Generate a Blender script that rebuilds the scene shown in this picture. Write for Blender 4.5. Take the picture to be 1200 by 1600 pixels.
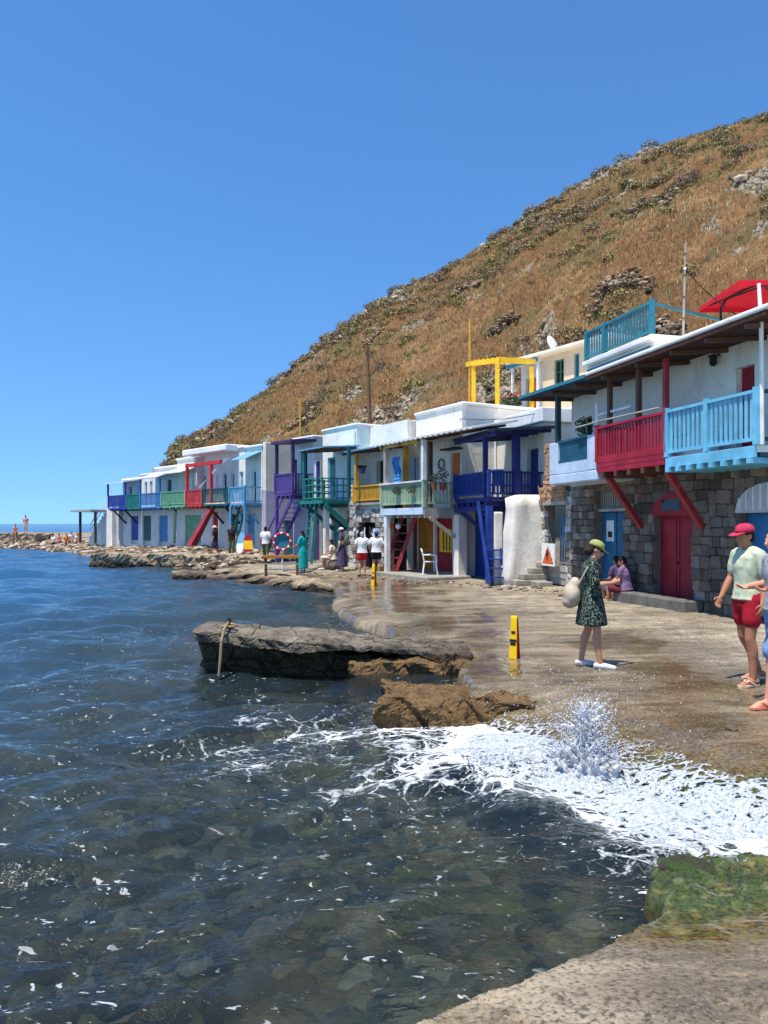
import bpy, bmesh, math, random
import numpy as np
from mathutils import Vector, Matrix
for o in list(bpy.data.objects): bpy.data.objects.remove(o)
random.seed(7); rng = np.random.default_rng(7)
SC = bpy.context.scene; COL = SC.collection; R = math.radians
# ---------------------------------------------------------------- camera, sky, sun, exposure
CAMZ = 2.2; FPX = 1200.0; HOR = 818.0
cd = bpy.data.cameras.new('camera'); cam = bpy.data.objects.new('camera', cd); COL.objects.link(cam)
cam.location = (0, 0, CAMZ); cam.rotation_euler = (R(90), 0, 0)
cd.sensor_fit = 'VERTICAL'; cd.sensor_height = 36; cd.sensor_width = 27; cd.lens = 36*FPX/1600
cd.shift_y = 18/1600; cd.clip_start = .05; cd.clip_end = 20000
SC.camera = cam
SUN_EL, SUN_AZ = 70.0, (-.7, -.71)
w = bpy.data.worlds.new('World'); SC.world = w; w.use_nodes = True
nt = w.node_tree; nt.nodes.clear()
sky = nt.nodes.new('ShaderNodeTexSky'); sky.sky_type = 'NISHITA'; sky.sun_disc = False
sky.sun_elevation = R(SUN_EL); sky.sun_rotation = math.atan2(SUN_AZ[0], SUN_AZ[1])
sky.altitude = 0; sky.air_density = 1.0; sky.dust_density = 0; sky.ozone_density = 6
bg = nt.nodes.new('ShaderNodeBackground'); bg.inputs[1].default_value = .15
wo = nt.nodes.new('ShaderNodeOutputWorld')
tcw = nt.nodes.new('ShaderNodeTexCoord'); mpw = nt.nodes.new('ShaderNodeMapping'); mpw.inputs['Scale'].default_value = (1, 1, .8); mpw.inputs['Location'].default_value = (0, 0, .15)
hsw = nt.nodes.new('ShaderNodeHueSaturation'); hsw.inputs['Saturation'].default_value = 1.17; hsw.inputs['Value'].default_value = 1.12
nt.links.new(tcw.outputs['Generated'], mpw.inputs[0]); nt.links.new(mpw.outputs[0], sky.inputs[0]); nt.links.new(sky.outputs[0], hsw.inputs['Color'])
nt.links.new(hsw.outputs[0], bg.inputs[0]); nt.links.new(bg.outputs[0], wo.inputs[0])
sl = bpy.data.lights.new('sun', 'SUN'); sl.energy = 5.0; sl.angle = R(.55); sl.color = (1, .94, .84)
so = bpy.data.objects.new('sun', sl); COL.objects.link(so); so.location = (-30, -30, 60)
_a = Vector((SUN_AZ[0], SUN_AZ[1], 0)).normalized()
sd = Vector((_a.x*math.cos(R(SUN_EL)), _a.y*math.cos(R(SUN_EL)), math.sin(R(SUN_EL))))
so.rotation_euler = sd.to_track_quat('Z', 'Y').to_euler()
SC.view_settings.view_transform = 'Standard'; SC.view_settings.look = 'None'
SC.view_settings.exposure = .35; SC.view_settings.gamma = 1
SC.cycles.use_denoising = True; SC.cycles.max_bounces = 8; SC.cycles.transparent_max_bounces = 12
SC.cycles.caustics_reflective = False; SC.cycles.caustics_refractive = False
SC.cycles.sample_clamp_indirect = 4; SC.cycles.sample_clamp_direct = 2.5
# ---------------------------------------------------------------- numeric helpers
def at(px, D, z=None, py=None):
    return Vector(((px-600)/FPX*D, D, z if z is not None else CAMZ+(HOR-py)/FPX*D))
_perm = np.random.default_rng(3).random((512, 512))
def vnoise(x, y):
    xi = np.floor(x).astype(int); yi = np.floor(y).astype(int); fx = x-xi; fy = y-yi
    fx = fx*fx*(3-2*fx); fy = fy*fy*(3-2*fy)
    a = _perm[xi % 512, yi % 512]; b = _perm[(xi+1) % 512, yi % 512]
    c = _perm[xi % 512, (yi+1) % 512]; d = _perm[(xi+1) % 512, (yi+1) % 512]
    return (a*(1-fx)+b*fx)*(1-fy)+(c*(1-fx)+d*fx)*fy
def fbm(x, y, o=4, g=.5):
    s = 0; a = 1; t = 0
    for i in range(o):
        s = s+a*(vnoise(x*2**i+17.3*i, y*2**i+9.1*i)-.5); t += a; a *= g
    return s/t*2
def sstep(a, b, x):
    t = np.clip((x-a)/(b-a), 0, 1); return t*t*(3-2*t)
def poly_sdf(P, X, Y):
    """signed distance, positive inside"""
    P = np.array(P, float); d = np.full(X.shape, 1e9); ins = np.zeros(X.shape, bool)
    for i in range(len(P)):
        a = P[i]; b = P[(i+1) % len(P)]; e = b-a
        wx = X-a[0]; wy = Y-a[1]; t = np.clip((wx*e[0]+wy*e[1])/(e@e), 0, 1)
        d = np.minimum(d, np.hypot(wx-t*e[0], wy-t*e[1]))
        c = ((a[1] > Y) != (b[1] > Y)) & (X < (b[0]-a[0])*(Y-a[1])/(b[1]-a[1]+1e-12)+a[0])
        ins ^= c
    return np.where(ins, d, -d)
# ---------------------------------------------------------------- materials
MATS = {}
def lin(c):
    """sRGB 0-255 to linear"""
    return tuple(((v/255)/12.92 if v/255 <= .04045 else ((v/255+.055)/1.055)**2.4) for v in c)
class NT:
    def __init__(s, name):
        s.m = bpy.data.materials.new(name); s.m.use_nodes = True; s.t = s.m.node_tree; s.t.nodes.clear()
        s.out = s.n('OutputMaterial')
    def n(s, typ, **k):
        q = s.t.nodes.new('ShaderNode'+typ)
        for a, v in k.items(): setattr(q, a, v)
        return q
    def l(s, a, b): s.t.links.new(a, b)
    def coord(s, kind='Object'): return s.n('TexCoord').outputs[kind]
    def pos(s): return s.n('NewGeometry').outputs['Position']
    def mapv(s, v, sc=(1, 1, 1), loc=(0, 0, 0), rot=(0, 0, 0)):
        q = s.n('Mapping'); s.l(v, q.inputs[0]); q.inputs['Scale'].default_value = sc
        q.inputs['Location'].default_value = loc; q.inputs['Rotation'].default_value = rot; return q.outputs[0]
    def noise(s, v, scale, det=4, rough=.55, dist=0):
        q = s.n('TexNoise'); s.l(v, q.inputs['Vector']); q.inputs['Scale'].default_value = scale
        q.inputs['Detail'].default_value = det; q.inputs['Roughness'].default_value = rough
        q.inputs['Distortion'].default_value = dist; return q.outputs['Fac']
    def voro(s, v, scale, feat='F1', out='Distance', rnd=1):
        q = s.n('TexVoronoi', feature=feat); s.l(v, q.inputs['Vector']); q.inputs['Scale'].default_value = scale
        q.inputs['Randomness'].default_value = rnd; return q.outputs[out]
    def ramp(s, f, stops):
        q = s.n('ValToRGB'); s.l(f, q.inputs[0]); e = q.color_ramp.elements
        while len(e) < len(stops): e.new(.5)
        for i, (p, c) in enumerate(stops):
            e[i].position = p; e[i].color = (*(c if hasattr(c, '__len__') else (c, c, c)), 1)
        return q.outputs[0]
    def mix(s, f, a, b, typ='MIX'):
        q = s.n('Mix', data_type='RGBA', blend_type=typ)
        for v, i in ((f, 0), (a, 6), (b, 7)):
            if hasattr(v, 'is_linked'): s.l(v, q.inputs[i])
            elif i == 0: q.inputs[0].default_value = v
            else: q.inputs[i].default_value = (*v, 1)
        return q.outputs[2]
    def math(s, op, a, b=None, c=None):
        q = s.n('Math', operation=op)
        for i, v in enumerate((a, b, c)):
            if v is None: continue
            if hasattr(v, 'is_linked'): s.l(v, q.inputs[i])
            else: q.inputs[i].default_value = v
        return q.outputs[0]
    def mrange(s, f, a, b, c=0, d=1):
        q = s.n('MapRange'); s.l(f, q.inputs[0])
        for i, v in enumerate((a, b, c, d)): q.inputs[1+i].default_value = v
        return q.outputs[0]
    def attr(s, name): return s.n('Attribute', attribute_name=name).outputs['Fac']
    def bump(s, h, st=.3, d=.02, nrm=None):
        q = s.n('Bump'); s.l(h, q.inputs['Height']); q.inputs['Strength'].default_value = st
        q.inputs['Distance'].default_value = d
        if nrm: s.l(nrm, q.inputs['Normal'])
        return q.outputs[0]
    def pbsdf(s, col, rough=.6, nrm=None, spec=.5, **k):
        q = s.n('BsdfPrincipled')
        for v, key in ((col, 'Base Color'), (rough, 'Roughness'), (spec, 'Specular IOR Level')):
            if hasattr(v, 'is_linked'): s.l(v, q.inputs[key])
            elif key == 'Base Color': q.inputs[key].default_value = (*v, 1)
            else: q.inputs[key].default_value = v
        if nrm: s.l(nrm, q.inputs['Normal'])
        for key, v in k.items(): q.inputs[key.replace('_', ' ')].default_value = v
        return q.outputs[0]
    def done(s, sh): s.l(sh, s.out.inputs[0]); MATS[s.m.name] = s.m; return s.m
def paint(name, rgb, rough=.55, var=.25, grain=True):
    """weathered paint on wood: fading, small chips and grain"""
    if name in MATS: return MATS[name]
    q = NT(name); c = lin(rgb); v = q.pos()
    n1 = q.noise(v, 2.3, 5, .6); n2 = q.noise(q.mapv(v, (14, 14, 3)), 2, 4, .6)
    base = q.mix(q.mrange(n1, .3, .7), tuple(x*(1-var) for x in c), tuple(min(1, x*(1+var*.7)+.012) for x in c))
    chip = q.ramp(n2, [(.68, 0), (.74, 1)])
    col = q.mix(q.math('MULTIPLY', chip, .4), base, tuple(x*.5+.12 for x in c))
    return q.done(q.pbsdf(col, rough, q.bump(n2, .25, .01), .35))
def plain(name, rgb, rough=.6, var=.12, scale=6, bump=.15, **k):
    if name in MATS: return MATS[name]
    q = NT(name); c = lin(rgb); n1 = q.noise(q.coord(), scale, 4, .6)
    col = q.mix(q.mrange(n1, .3, .7), tuple(x*(1-var) for x in c), tuple(min(1, x*(1+var)) for x in c))
    return q.done(q.pbsdf(col, rough, q.bump(n1, bump, .01), .3, **k))
def whitewash(name, rgb=(243, 236, 222), dirt=(140, 130, 114), amt=.5):
    if name in MATS: return MATS[name]
    q = NT(name); v = q.pos(); c = lin(rgb); d = lin(dirt)
    n1 = q.noise(v, .9, 5, .65); n2 = q.noise(q.mapv(v, (2, 2, .7)), 1.3, 6, .7, .5); n3 = q.noise(v, 9, 6, .65)
    st = q.math('MULTIPLY', q.ramp(n2, [(.52, 0), (.8, 1)]), amt)
    col = q.mix(q.mrange(n1, .35, .7), c, tuple(x*.8 for x in c))
    col = q.mix(st, col, d)
    col = q.mix(q.ramp(n3, [(.60, 0), (.74, .5)]), col, d)
    b = q.math('ADD', q.math('MULTIPLY', n1, 1.5), q.math('MULTIPLY', n3, .5))
    return q.done(q.pbsdf(col, .85, q.bump(b, .5, .04), .2))
# ---------------------------------------------------------------- mesh builder
class MB:
    def __init__(s): s.v = []; s.f = []
    def box(s, x0, x1, y0, y1, z0, z1):
        return s.hexa([(x0, y0, z0), (x1, y0, z0), (x1, y1, z0), (x0, y1, z0), (x0, y0, z1), (x1, y0, z1), (x1, y1, z1), (x0, y1, z1)])
    def hexa(s, p):
        b = len(s.v); s.v += [tuple(q) for q in p]
        s.f += [tuple(b+i for i in q) for q in ((3, 2, 1, 0), (4, 5, 6, 7), (0, 1, 5, 4), (1, 2, 6, 5), (2, 3, 7, 6), (3, 0, 4, 7))]
        return s
    def bar(s, a, b, wd, th=None, up=(0, 0, 1)):
        a = Vector(a); b = Vector(b); th = th or wd; d = (b-a).normalized(); up = Vector(up)
        if abs(d.dot(up)) > .95: up = Vector((0, 1, 0)) if abs(d.y) < .9 else Vector((1, 0, 0))
        sd_ = d.cross(up).normalized()*wd/2; u = sd_.cross(d).normalized()*th/2
        return s.hexa([a-sd_-u, a+sd_-u, b+sd_-u, b-sd_-u, a-sd_+u, a+sd_+u, b+sd_+u, b-sd_+u])
    def quad(s, *p):
        b = len(s.v); s.v += [tuple(q) for q in p]; s.f.append(tuple(range(b, b+len(p)))); return s
    def loft(s, pts, rad, seg=10, side=None, cap=True):
        """tube along pts; rad = r or (r_side, r_other); side fixes the first axis"""
        pts = [Vector(p) for p in pts]; b0 = len(s.v); n = len(pts); last = None
        for i, p in enumerate(pts):
            d = (pts[min(i+1, n-1)]-pts[max(i-1, 0)]).normalized()
            sv = Vector(side) if side is not None else (last if last else (Vector((1, 0, 0)) if abs(d.x) < .8 else Vector((0, 1, 0))))
            sv = (sv-d*sv.dot(d)).normalized(); last = sv; o = d.cross(sv)
            r = rad[i] if hasattr(rad, '__len__') else rad
            ra, rb = r if hasattr(r, '__len__') else (r, r)
            for k in range(seg):
                an = 2*math.pi*k/seg; s.v.append(tuple(p+sv*ra*math.cos(an)+o*rb*math.sin(an)))
        for i in range(n-1):
            for k in range(seg):
                a = b0+i*seg+k; c = b0+i*seg+(k+1) % seg; s.f.append((a, c, c+seg, a+seg))
        if cap:
            s.f.append(tuple(b0+k for k in reversed(range(seg)))); s.f.append(tuple(b0+(n-1)*seg+k for k in range(seg)))
        return s
    def ball(s, c, r, seg=12, rings=8, rot=None):
        c = Vector(c); r = r if hasattr(r, '__len__') else (r, r, r); b0 = len(s.v)
        M = rot or Matrix.Identity(3)
        s.v.append(tuple(c+M @ Vector((0, 0, -r[2]))))
        for i in range(1, rings):
            th = math.pi*i/rings
            for k in range(seg):
                an = 2*math.pi*k/seg
                s.v.append(tuple(c+M @ Vector((r[0]*math.sin(th)*math.cos(an), r[1]*math.sin(th)*math.sin(an), -r[2]*math.cos(th)))))
        s.v.append(tuple(c+M @ Vector((0, 0, r[2])))); e = len(s.v)-1
        for k in range(seg):
            s.f.append((b0, b0+1+(k+1) % seg, b0+1+k)); q = b0+1+(rings-2)*seg; s.f.append((q+k, q+(k+1) % seg, e))
        for i in range(rings-2):
            for k in range(seg):
                a = b0+1+i*seg+k; c2 = b0+1+i*seg+(k+1) % seg; s.f.append((a, c2, c2+seg, a+seg))
        return s
    def prism(s, poly, z0, z1, ax='z'):
        """poly in the plane across ax, extruded from z0 to z1"""
        b = len(s.v); n = len(poly)
        def P(p, t): return (p[0], p[1], t) if ax == 'z' else ((p[0], t, p[1]) if ax == 'y' else (t, p[0], p[1]))
        s.v += [P(p, z0) for p in poly]+[P(p, z1) for p in poly]
        fl = ax == 'y'
        lo = tuple(b+i for i in range(n)); hi = tuple(b+n+i for i in range(n))
        s.f.append(lo if fl else lo[::-1]); s.f.append(hi[::-1] if fl else hi)
        for i in range(n):
            j = (i+1) % n; q = (b+i, b+j, b+n+j, b+n+i); s.f.append(q[::-1] if fl else q)
        return s
    def mesh(s, name, m, smooth=False):
        me = bpy.data.meshes.new(name); me.from_pydata(s.v, [], s.f); me.update()
        if m: me.materials.append(MATS[m] if isinstance(m, str) else m)
        if smooth: me.polygons.foreach_set('use_smooth', [True]*len(me.polygons))
        return me
    def build(s, name, m, parent=None, smooth=False, bev=0, loc=None, rz=0):
        o = bpy.data.objects.new(name, s.mesh(name, m, smooth)); COL.objects.link(o)
        if parent: o.parent = parent
        if loc is not None: o.location = loc
        if rz: o.rotation_euler.z = rz
        if bev:
            q = o.modifiers.new('edge', 'BEVEL'); q.width = bev; q.segments = 2; q.limit_method = 'ANGLE'
        return o
def link(me, name, parent=None, loc=(0, 0, 0), rot=None, sc=None):
    o = bpy.data.objects.new(name, me); COL.objects.link(o); o.parent = parent; o.location = loc
    if rot is not None: o.rotation_euler = rot
    if sc is not None: o.scale = sc if hasattr(sc, '__len__') else (sc, sc, sc)
    return o
def tag(o, label=None, cat=None, group=None, kind=None):
    if label: o['label'] = label
    if cat: o['category'] = cat
    if group: o['group'] = group
    if kind: o['kind'] = kind
    return o
def empty(name, loc, rz=0, label=None, cat=None, group=None):
    o = bpy.data.objects.new(name, None); COL.objects.link(o); o.location = loc; o.rotation_euler.z = rz
    o.empty_display_size = .1
    return tag(o, label, cat, group)
def np_mesh(name, V, F, m, smooth=True, attrs=None):
    me = bpy.data.meshes.new(name); V = np.asarray(V, np.float32); F = np.asarray(F, np.int32); k = F.shape[1]
    me.vertices.add(len(V)); me.vertices.foreach_set('co', V.ravel())
    me.loops.add(F.size); me.loops.foreach_set('vertex_index', F.ravel())
    me.polygons.add(len(F)); me.polygons.foreach_set('loop_start', np.arange(0, F.size, k, dtype=np.int32))
    me.polygons.foreach_set('use_smooth', np.full(len(F), smooth)); me.update(calc_edges=True)
    for key, val in (attrs or {}).items():
        q = me.attributes.new(key, 'FLOAT', 'POINT'); q.data.foreach_set('value', np.asarray(val, np.float32))
    if m: me.materials.append(MATS[m])
    return me
def grid_faces(nu, nv):
    i = np.arange(nu-1)[:, None]*nv+np.arange(nv-1)[None, :]
    return np.stack([i, i+nv, i+nv+1, i+1], -1).reshape(-1, 4)
def np_obj(name, *a, parent=None, **k):
    o = bpy.data.objects.new(name, np_mesh(name, *a, **k)); COL.objects.link(o); o.parent = parent; return o
def rock_mesh(name, m, seed, sub=2, rough=.3, flat=.7):
    bm = bmesh.new(); bmesh.ops.create_icosphere(bm, subdivisions=sub, radius=1)
    r = random.Random(seed); pl = [(Vector((r.gauss(0, 1), r.gauss(0, 1), r.gauss(0, 1))).normalized(), r.uniform(.55, .95)) for _ in range(9)]
    for v in bm.verts:
        for n_, d in pl:
            e = v.co.dot(n_)-d
            if e > 0: v.co -= n_*e*.9
        v.co *= 1+rough*.25*r.uniform(-1, 1)
        v.co.z *= flat
    me = bpy.data.meshes.new(name); bm.to_mesh(me); bm.free(); me.materials.append(MATS[m]); return me
def scatter_mesh(name, protos, locs, scales, rots, m):
    """many copies of small meshes joined in one mesh (numpy)"""
    Vs, Fs, b = [], [], 0
    pv = [(np.array([v.co[:] for v in p.vertices]), np.array([list(q.vertices) for q in p.polygons])) for p in protos]
    for i, (l, s, r) in enumerate(zip(locs, scales, rots)):
        v, f = pv[i % len(pv)]; M = np.array(Matrix.Rotation(r, 3, 'Z') @ Matrix.Rotation(math.sin(i*7.3)*.5, 3, 'X'))
        Vs.append((v*np.asarray(s)) @ M.T+np.asarray(l)); Fs.append(f+b); b += len(v)
    return np_mesh(name, np.concatenate(Vs), np.concatenate(Fs), m, smooth=False)
# ================================================================ the shore: ground, sea bed, sea
LAND = [(40, 2.0), (9, 3.2), (4.2, 4.55), (2.7, 5.3), (2.25, 5.65), (1.9, 6.15), (1.72, 7.0), (1.5, 7.75), (.95, 8.2), (.9, 9.3), (1.0, 10.6), (1.2, 12.0),
        (.35, 13.1), (.12, 14.4), (-.6, 16.2), (-1.35, 19.2), (-1.25, 21.5), (-1.7, 25.0), (-2.3, 27.2), (-4.2, 29.2), (-6.0, 32.5), (-8.0, 36.5), (-12.0, 40.8),
        (-15.5, 45), (-18.5, 51), (-23, 58), (-29, 65), (-36, 69), (-50, 74), (-70, 90), (-60, 130), (40, 140), (90, 100), (90, 10)]
SLAB = [(-3, -2), (-1.75, 1.0), (-.85, 1.85), (.02, 2.66), (.47, 3.02), (.88, 3.38), (1.17, 3.66), (1.45, 4.0), (1.5, 4.2), (1.55, 4.6), (1.68, 5.05), (2.3, 5.1), (3.2, 4.35), (6, 3.3), (14, 2.4), (14, -2)]
def ground_z(X, Y, detail=True):
    d1 = poly_sdf(LAND, X, Y); d2 = poly_sdf(SLAB, X, Y)
    jag = .16*fbm(X*.9, Y*.9, 3)+.06*fbm(X*4, Y*4, 3) if detail else 0
    far = sstep(24, 34, Y)
    d1 = d1+jag*(1+2.5*far); d2 = d2+jag*.55
    top_n = .27+.022*np.clip(d1, 0, 9)+.03*fbm(X*.5, Y*.5, 3)
    top_n = top_n - .10*sstep(1.2, 0, d1)*sstep(.2, .6, fbm(X*.8+5, Y*.8, 2)+.4)
    zn = np.where(d1 > 0, top_n*sstep(-.02, .10, d1)-.0+np.minimum(d1, 0), d1*5)
    zn = np.where(d1 > .1, top_n, np.where(d1 > -.02, -.1+(top_n+.1)*sstep(-.02, .1, d1), -.1+(d1+.02)*4))
    slp = sstep(9.3, 8.3, Y+.25*fbm(X, Y, 2)); zg = -.28+(top_n+.28)*sstep(-.75, 1.25, d1)+.03*fbm(X*2.2, Y*2.2, 4)*sstep(1.5, .2, np.abs(d1)); zn = zn*(1-slp)+np.where(d1 < -.75, -.28+(d1+.75)*1.5, zg)*slp
    rk = fbm(X*1.1, Y*1.1, 4)
    zf = np.where(d1 > 0, .04+np.minimum(.98, .10*d1+.13*sstep(0, .5, d1))+.10*rk*sstep(7, 1.5, d1), d1*.5)
    z1 = zn*(1-far)+zf*far
    t2 = np.interp(Y-.15*np.clip(X-1.5, 0, 3), [1, 2.3, 2.9, 3.4, 3.9, 4.4, 4.9, 5.4, 6], [.55, .53, .44, .31, .20, .11, .03, -.04, -.12])+.012*fbm(X*1.5, Y*1.5, 3)
    z2 = np.where(d2 > .06, t2, np.where(d2 > -.02, -.1+(t2+.1)*sstep(-.02, .06, d2), -.1+(d2+.02)*3.5))
    d2s = d2+.30*fbm(X*1.7+8, Y*1.7, 4)*sstep(3.6, 4.3, Y)
    z2 = np.where((Y > 3.6), np.where(d2s > 0, t2, t2+d2s*6.0), z2)+(.07*fbm(X*2.5, Y*2.5, 4)+.045*fbm(X*8, Y*8, 3)+.02*fbm(X*24, Y*24, 2))*sstep(3.6, 4.4, Y)
    z = np.maximum(z1, z2)
    if detail:
        near = sstep(30, 5, Y)
        z = z+np.where(z > .02, near*(.010*fbm(X*7, Y*7, 3)+.006*fbm(X*22, Y*22, 2)-.02*sstep(.03, 0, np.abs(fbm(X*.7+3, Y*.7, 3)))), 0)
    return z, d1, d2
def gz(x, y): return float(ground_z(np.array([float(x)]), np.array([float(y)]), False)[0][0])
def polar(r0, r1, nr, a0, a1, na):
    r = np.exp(np.linspace(math.log(r0), math.log(r1), nr)); a = np.linspace(a0, a1, na)
    Rr, A = np.meshgrid(r, a, indexing='ij'); return Rr*np.sin(A), Rr*np.cos(A), Rr
# ---- stone and concrete of the quay
q = NT('quay_concrete'); v = q.pos()
n1 = q.noise(v, .55, 6, .6); n2 = q.noise(v, 3.2, 7, .62, .4); n3 = q.noise(v, 34, 5, .7); n4 = q.voro(v, 55)
str_ = q.noise(q.mapv(v, (.35, 1.7, 1), rot=(0, 0, R(12))), 1.9, 6, .66)
wet = q.attr('wet'); alg = q.attr('algae'); pale = q.attr('pale'); zz_ = q.n('SeparateXYZ'); q.l(v, zz_.inputs[0])
dry = q.mix(q.mrange(q.math('ADD', q.math('MULTIPLY', n2, .5), q.math('MULTIPLY', str_, .5)), .38, .62), lin((104, 92, 76)), lin((196, 180, 152)))
dry = q.mix(q.ramp(n3, [(.38, .75), (.52, 0)]), dry, lin((62, 55, 46)))
dry = q.mix(q.ramp(q.noise(v, .35, 6, .65), [(.5, 0), (.62, .7)]), dry, lin((84, 74, 62)))
dry = q.mix(q.ramp(q.noise(v, 60, 3, .6), [(.56, 0), (.7, .6)]), dry, lin((186, 176, 156)))
dry = q.mix(q.math('MULTIPLY', pale, q.mrange(n2, .25, .6)), dry, lin((206, 186, 156)))
dry = q.mix(q.math('MULTIPLY', q.ramp(n3, [(.36, .85), (.5, 0)]), 1), dry, lin((70, 60, 48)))
wcol = q.mix(q.mrange(str_, .32, .68), lin((76, 65, 51)), lin((172, 154, 124)))
wcol = q.mix(q.ramp(n1, [(.42, 0), (.62, .8)]), wcol, lin((88, 70, 44)))
wcol = q.mix(q.ramp(n3, [(.40, .6), (.5, 0)]), wcol, lin((34, 29, 23)))
wcol = q.mix(q.ramp(q.noise(v, 48, 3, .6), [(.58, 0), (.7, .55)]), wcol, lin((190, 178, 150)))
wf = q.ramp(q.math('ADD', wet, q.math('MULTIPLY', q.math('SUBTRACT', n2, .5), .9)), [(.36, 0), (.62, 1)])
col = q.mix(wf, dry, wcol)
acol = q.mix(q.ramp(q.math('ADD', alg, q.math('MULTIPLY', q.math('SUBTRACT', n2, .5), 1.6)), [(.66, 0), (1.05, 1)]), lin((116, 94, 48)), lin((56, 80, 26)))
acol = q.mix(q.ramp(n3, [(.42, .85), (.55, 0)]), acol, lin((34, 34, 16)))
acol = q.mix(q.ramp(q.noise(v, 11, 5, .7), [(.52, 0), (.66, .7)]), acol, lin((132, 124, 70)))
af = q.ramp(q.math('ADD', alg, q.math('MULTIPLY', q.math('SUBTRACT', q.math('ADD', q.math('MULTIPLY', n2, .5), q.math('MULTIPLY', q.noise(v, 1.7, 4, .6), .5)), .5), 1.5)), [(.2, 0), (.6, .9)])
col = q.mix(af, col, acol)
col = q.mix(q.mrange(q.math('ADD', zz_.outputs[2], q.math('MULTIPLY', q.math('SUBTRACT', n2, .5), .15)), -.08, .05, .92, 0), col, lin((40, 37, 28)))
crk = q.voro(q.mapv(v, (.5, .5, .5)), 1.1, 'DISTANCE_TO_EDGE')
hb = q.math('ADD', q.math('MULTIPLY', n2, 1.0), q.math('ADD', q.math('MULTIPLY', n3, .45), q.math('MULTIPLY', str_, .8)))
pud = q.ramp(q.math('ADD', q.math('MULTIPLY', wf, .5), n1), [(.95, 0), (1.04, 1)])
rg = q.math('SUBTRACT', .85, q.math('MULTIPLY', wf, .34))
rg = q.math('MAXIMUM', q.math('SUBTRACT', rg, q.math('MULTIPLY', pud, .40)), .1)
bst = q.n('Bump'); q.l(hb, bst.inputs['Height']); bst.inputs['Distance'].default_value = .05
q.l(q.math('SUBTRACT', .75, q.math('MULTIPLY', pud, .7)), bst.inputs['Strength'])
q.done(q.pbsdf(col, rg, bst.outputs[0], .5))
X, Y, RR = polar(.7, 110, 900, R(-62), R(72), 560)
Z, D1, D2 = ground_z(X, Y)
zmin = np.maximum(Z, -1.9)
wetv = np.clip(sstep(4.6, 1.2, D1+.9*fbm(X*.45, Y*.45, 3))*sstep(33, 24, Y)+sstep(16, 7, Y)*sstep(6.5, 2, X)*.30+sstep(.35, .1, Z), 0, 1)
wetv = np.maximum(wetv*np.where(D2 > .0, sstep(3.1, 3.7, Y-.1*X), 1), np.where(D2 > 0, .42+.5*sstep(2.0, 3.4, X*.7+Y*.4+fbm(X, Y, 3)), 0))
algv = np.clip(sstep(.52, .08, Z)*sstep(2.6, 4.7, Y+.5*fbm(X*2, Y*2, 3))*sstep(6.6, 5.2, Y)*1.0+.35*sstep(.34, .1, Z)*sstep(5, 5.6, Y)*sstep(9, 6.5, Y)+.42*sstep(1.6, .2, D1)*sstep(18, 12, Y)*sstep(.38, .2, Z), 0, 1)
palev = np.clip(np.where(D2 > -.1, sstep(.55, .1, D2)*sstep(3.6, 2.9, Y)*.9, 0)+sstep(4.5, 7, X)*sstep(20, 9, Y)*.9*sstep(-.3, .4, fbm(X*.7, Y*.7, 3)), 0, 1)
F = grid_faces(*X.shape)[:, ::-1]; Vv = np.stack([X, Y, zmin], -1).reshape(-1, 3)
keep = (Z.reshape(-1)[F].max(1) > -1.6)
used, inv = np.unique(F[keep], return_inverse=True)
tag(np_obj('quay', Vv[used], inv.reshape(-1, 4), 'quay_concrete', attrs={'wet': wetv.reshape(-1)[used], 'algae': algv.reshape(-1)[used], 'pale': palev.reshape(-1)[used]}),
    'worn wet concrete quay and pebbly shore in front of the boat houses', 'ground', kind='structure')
# ---- sea bed
q = NT('sea_bed'); v = q.pos()
n1 = q.noise(v, .6, 4); n2 = q.voro(q.mapv(v, (1, 1, .4)), 5.5, 'F1', 'Color'); n3 = q.noise(v, 12, 4)
g = q.n('SeparateColor'); q.l(n2, g.inputs[0])
col = q.mix(g.outputs[0], lin((78, 74, 60)), lin((158, 148, 118)))
col = q.mix(q.ramp(n1, [(.45, 0), (.6, .8)]), col, lin((50, 56, 38)))
q.done(q.pbsdf(col, .9, q.bump(n3, .4, .03), .1))
X, Y, RR = polar(.7, 160, 220, R(-75), R(75), 200)
_, D1, D2 = ground_z(X, Y, False); dd = -np.maximum(D1, D2)
bz = -.55-.13*np.clip(dd, 0, 40)-.9*sstep(3, 12, dd)+.18*fbm(X*.7, Y*.7, 4)
tag(np_obj('sea_bed', np.stack([X, Y, bz], -1).reshape(-1, 3), grid_faces(*X.shape)[:, ::-1], 'sea_bed'), 'dark stony sea bed under shallow water', 'sea bed', kind='structure')
plain('bed_rock', (74, 68, 54), .9, .5, 3, .5)
q = NT('bed_pebble'); oi = q.n('NewGeometry').outputs['Random Per Island']
col = q.ramp(oi, [(0, lin((34, 31, 26))), (.45, lin((110, 96, 70))), (.7, lin((176, 160, 120))), (.88, lin((130, 138, 58))), (1, lin((230, 220, 196)))])
q.done(q.pbsdf(q.mix(q.noise(q.pos(), 14, 4), col, lin((40, 38, 30))), .85, None, .2))
protos = [rock_mesh('r%d' % i, 'bed_pebble', 50+i, 2, .2, .6) for i in range(6)]
L, S, Q = [], [], []
while len(L) < 2600:
    r_ = math.exp(rng.uniform(math.log(2.2), math.log(15))); a_ = rng.uniform(-.62, .45); x, y = r_*math.sin(a_), r_*math.cos(a_)
    s = .05+.16*rng.random()**2.2
    if rng.random() < .05: s *= 2.2
    L.append((x, y)); S.append((s*rng.uniform(.8, 1.5), s*rng.uniform(.8, 1.2), s)); Q.append(rng.uniform(0, 6))
la = np.array(L); _, D1, D2 = ground_z(la[:, 0], la[:, 1], False); dd = -np.maximum(D1, D2)
ok = dd > .05
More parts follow.
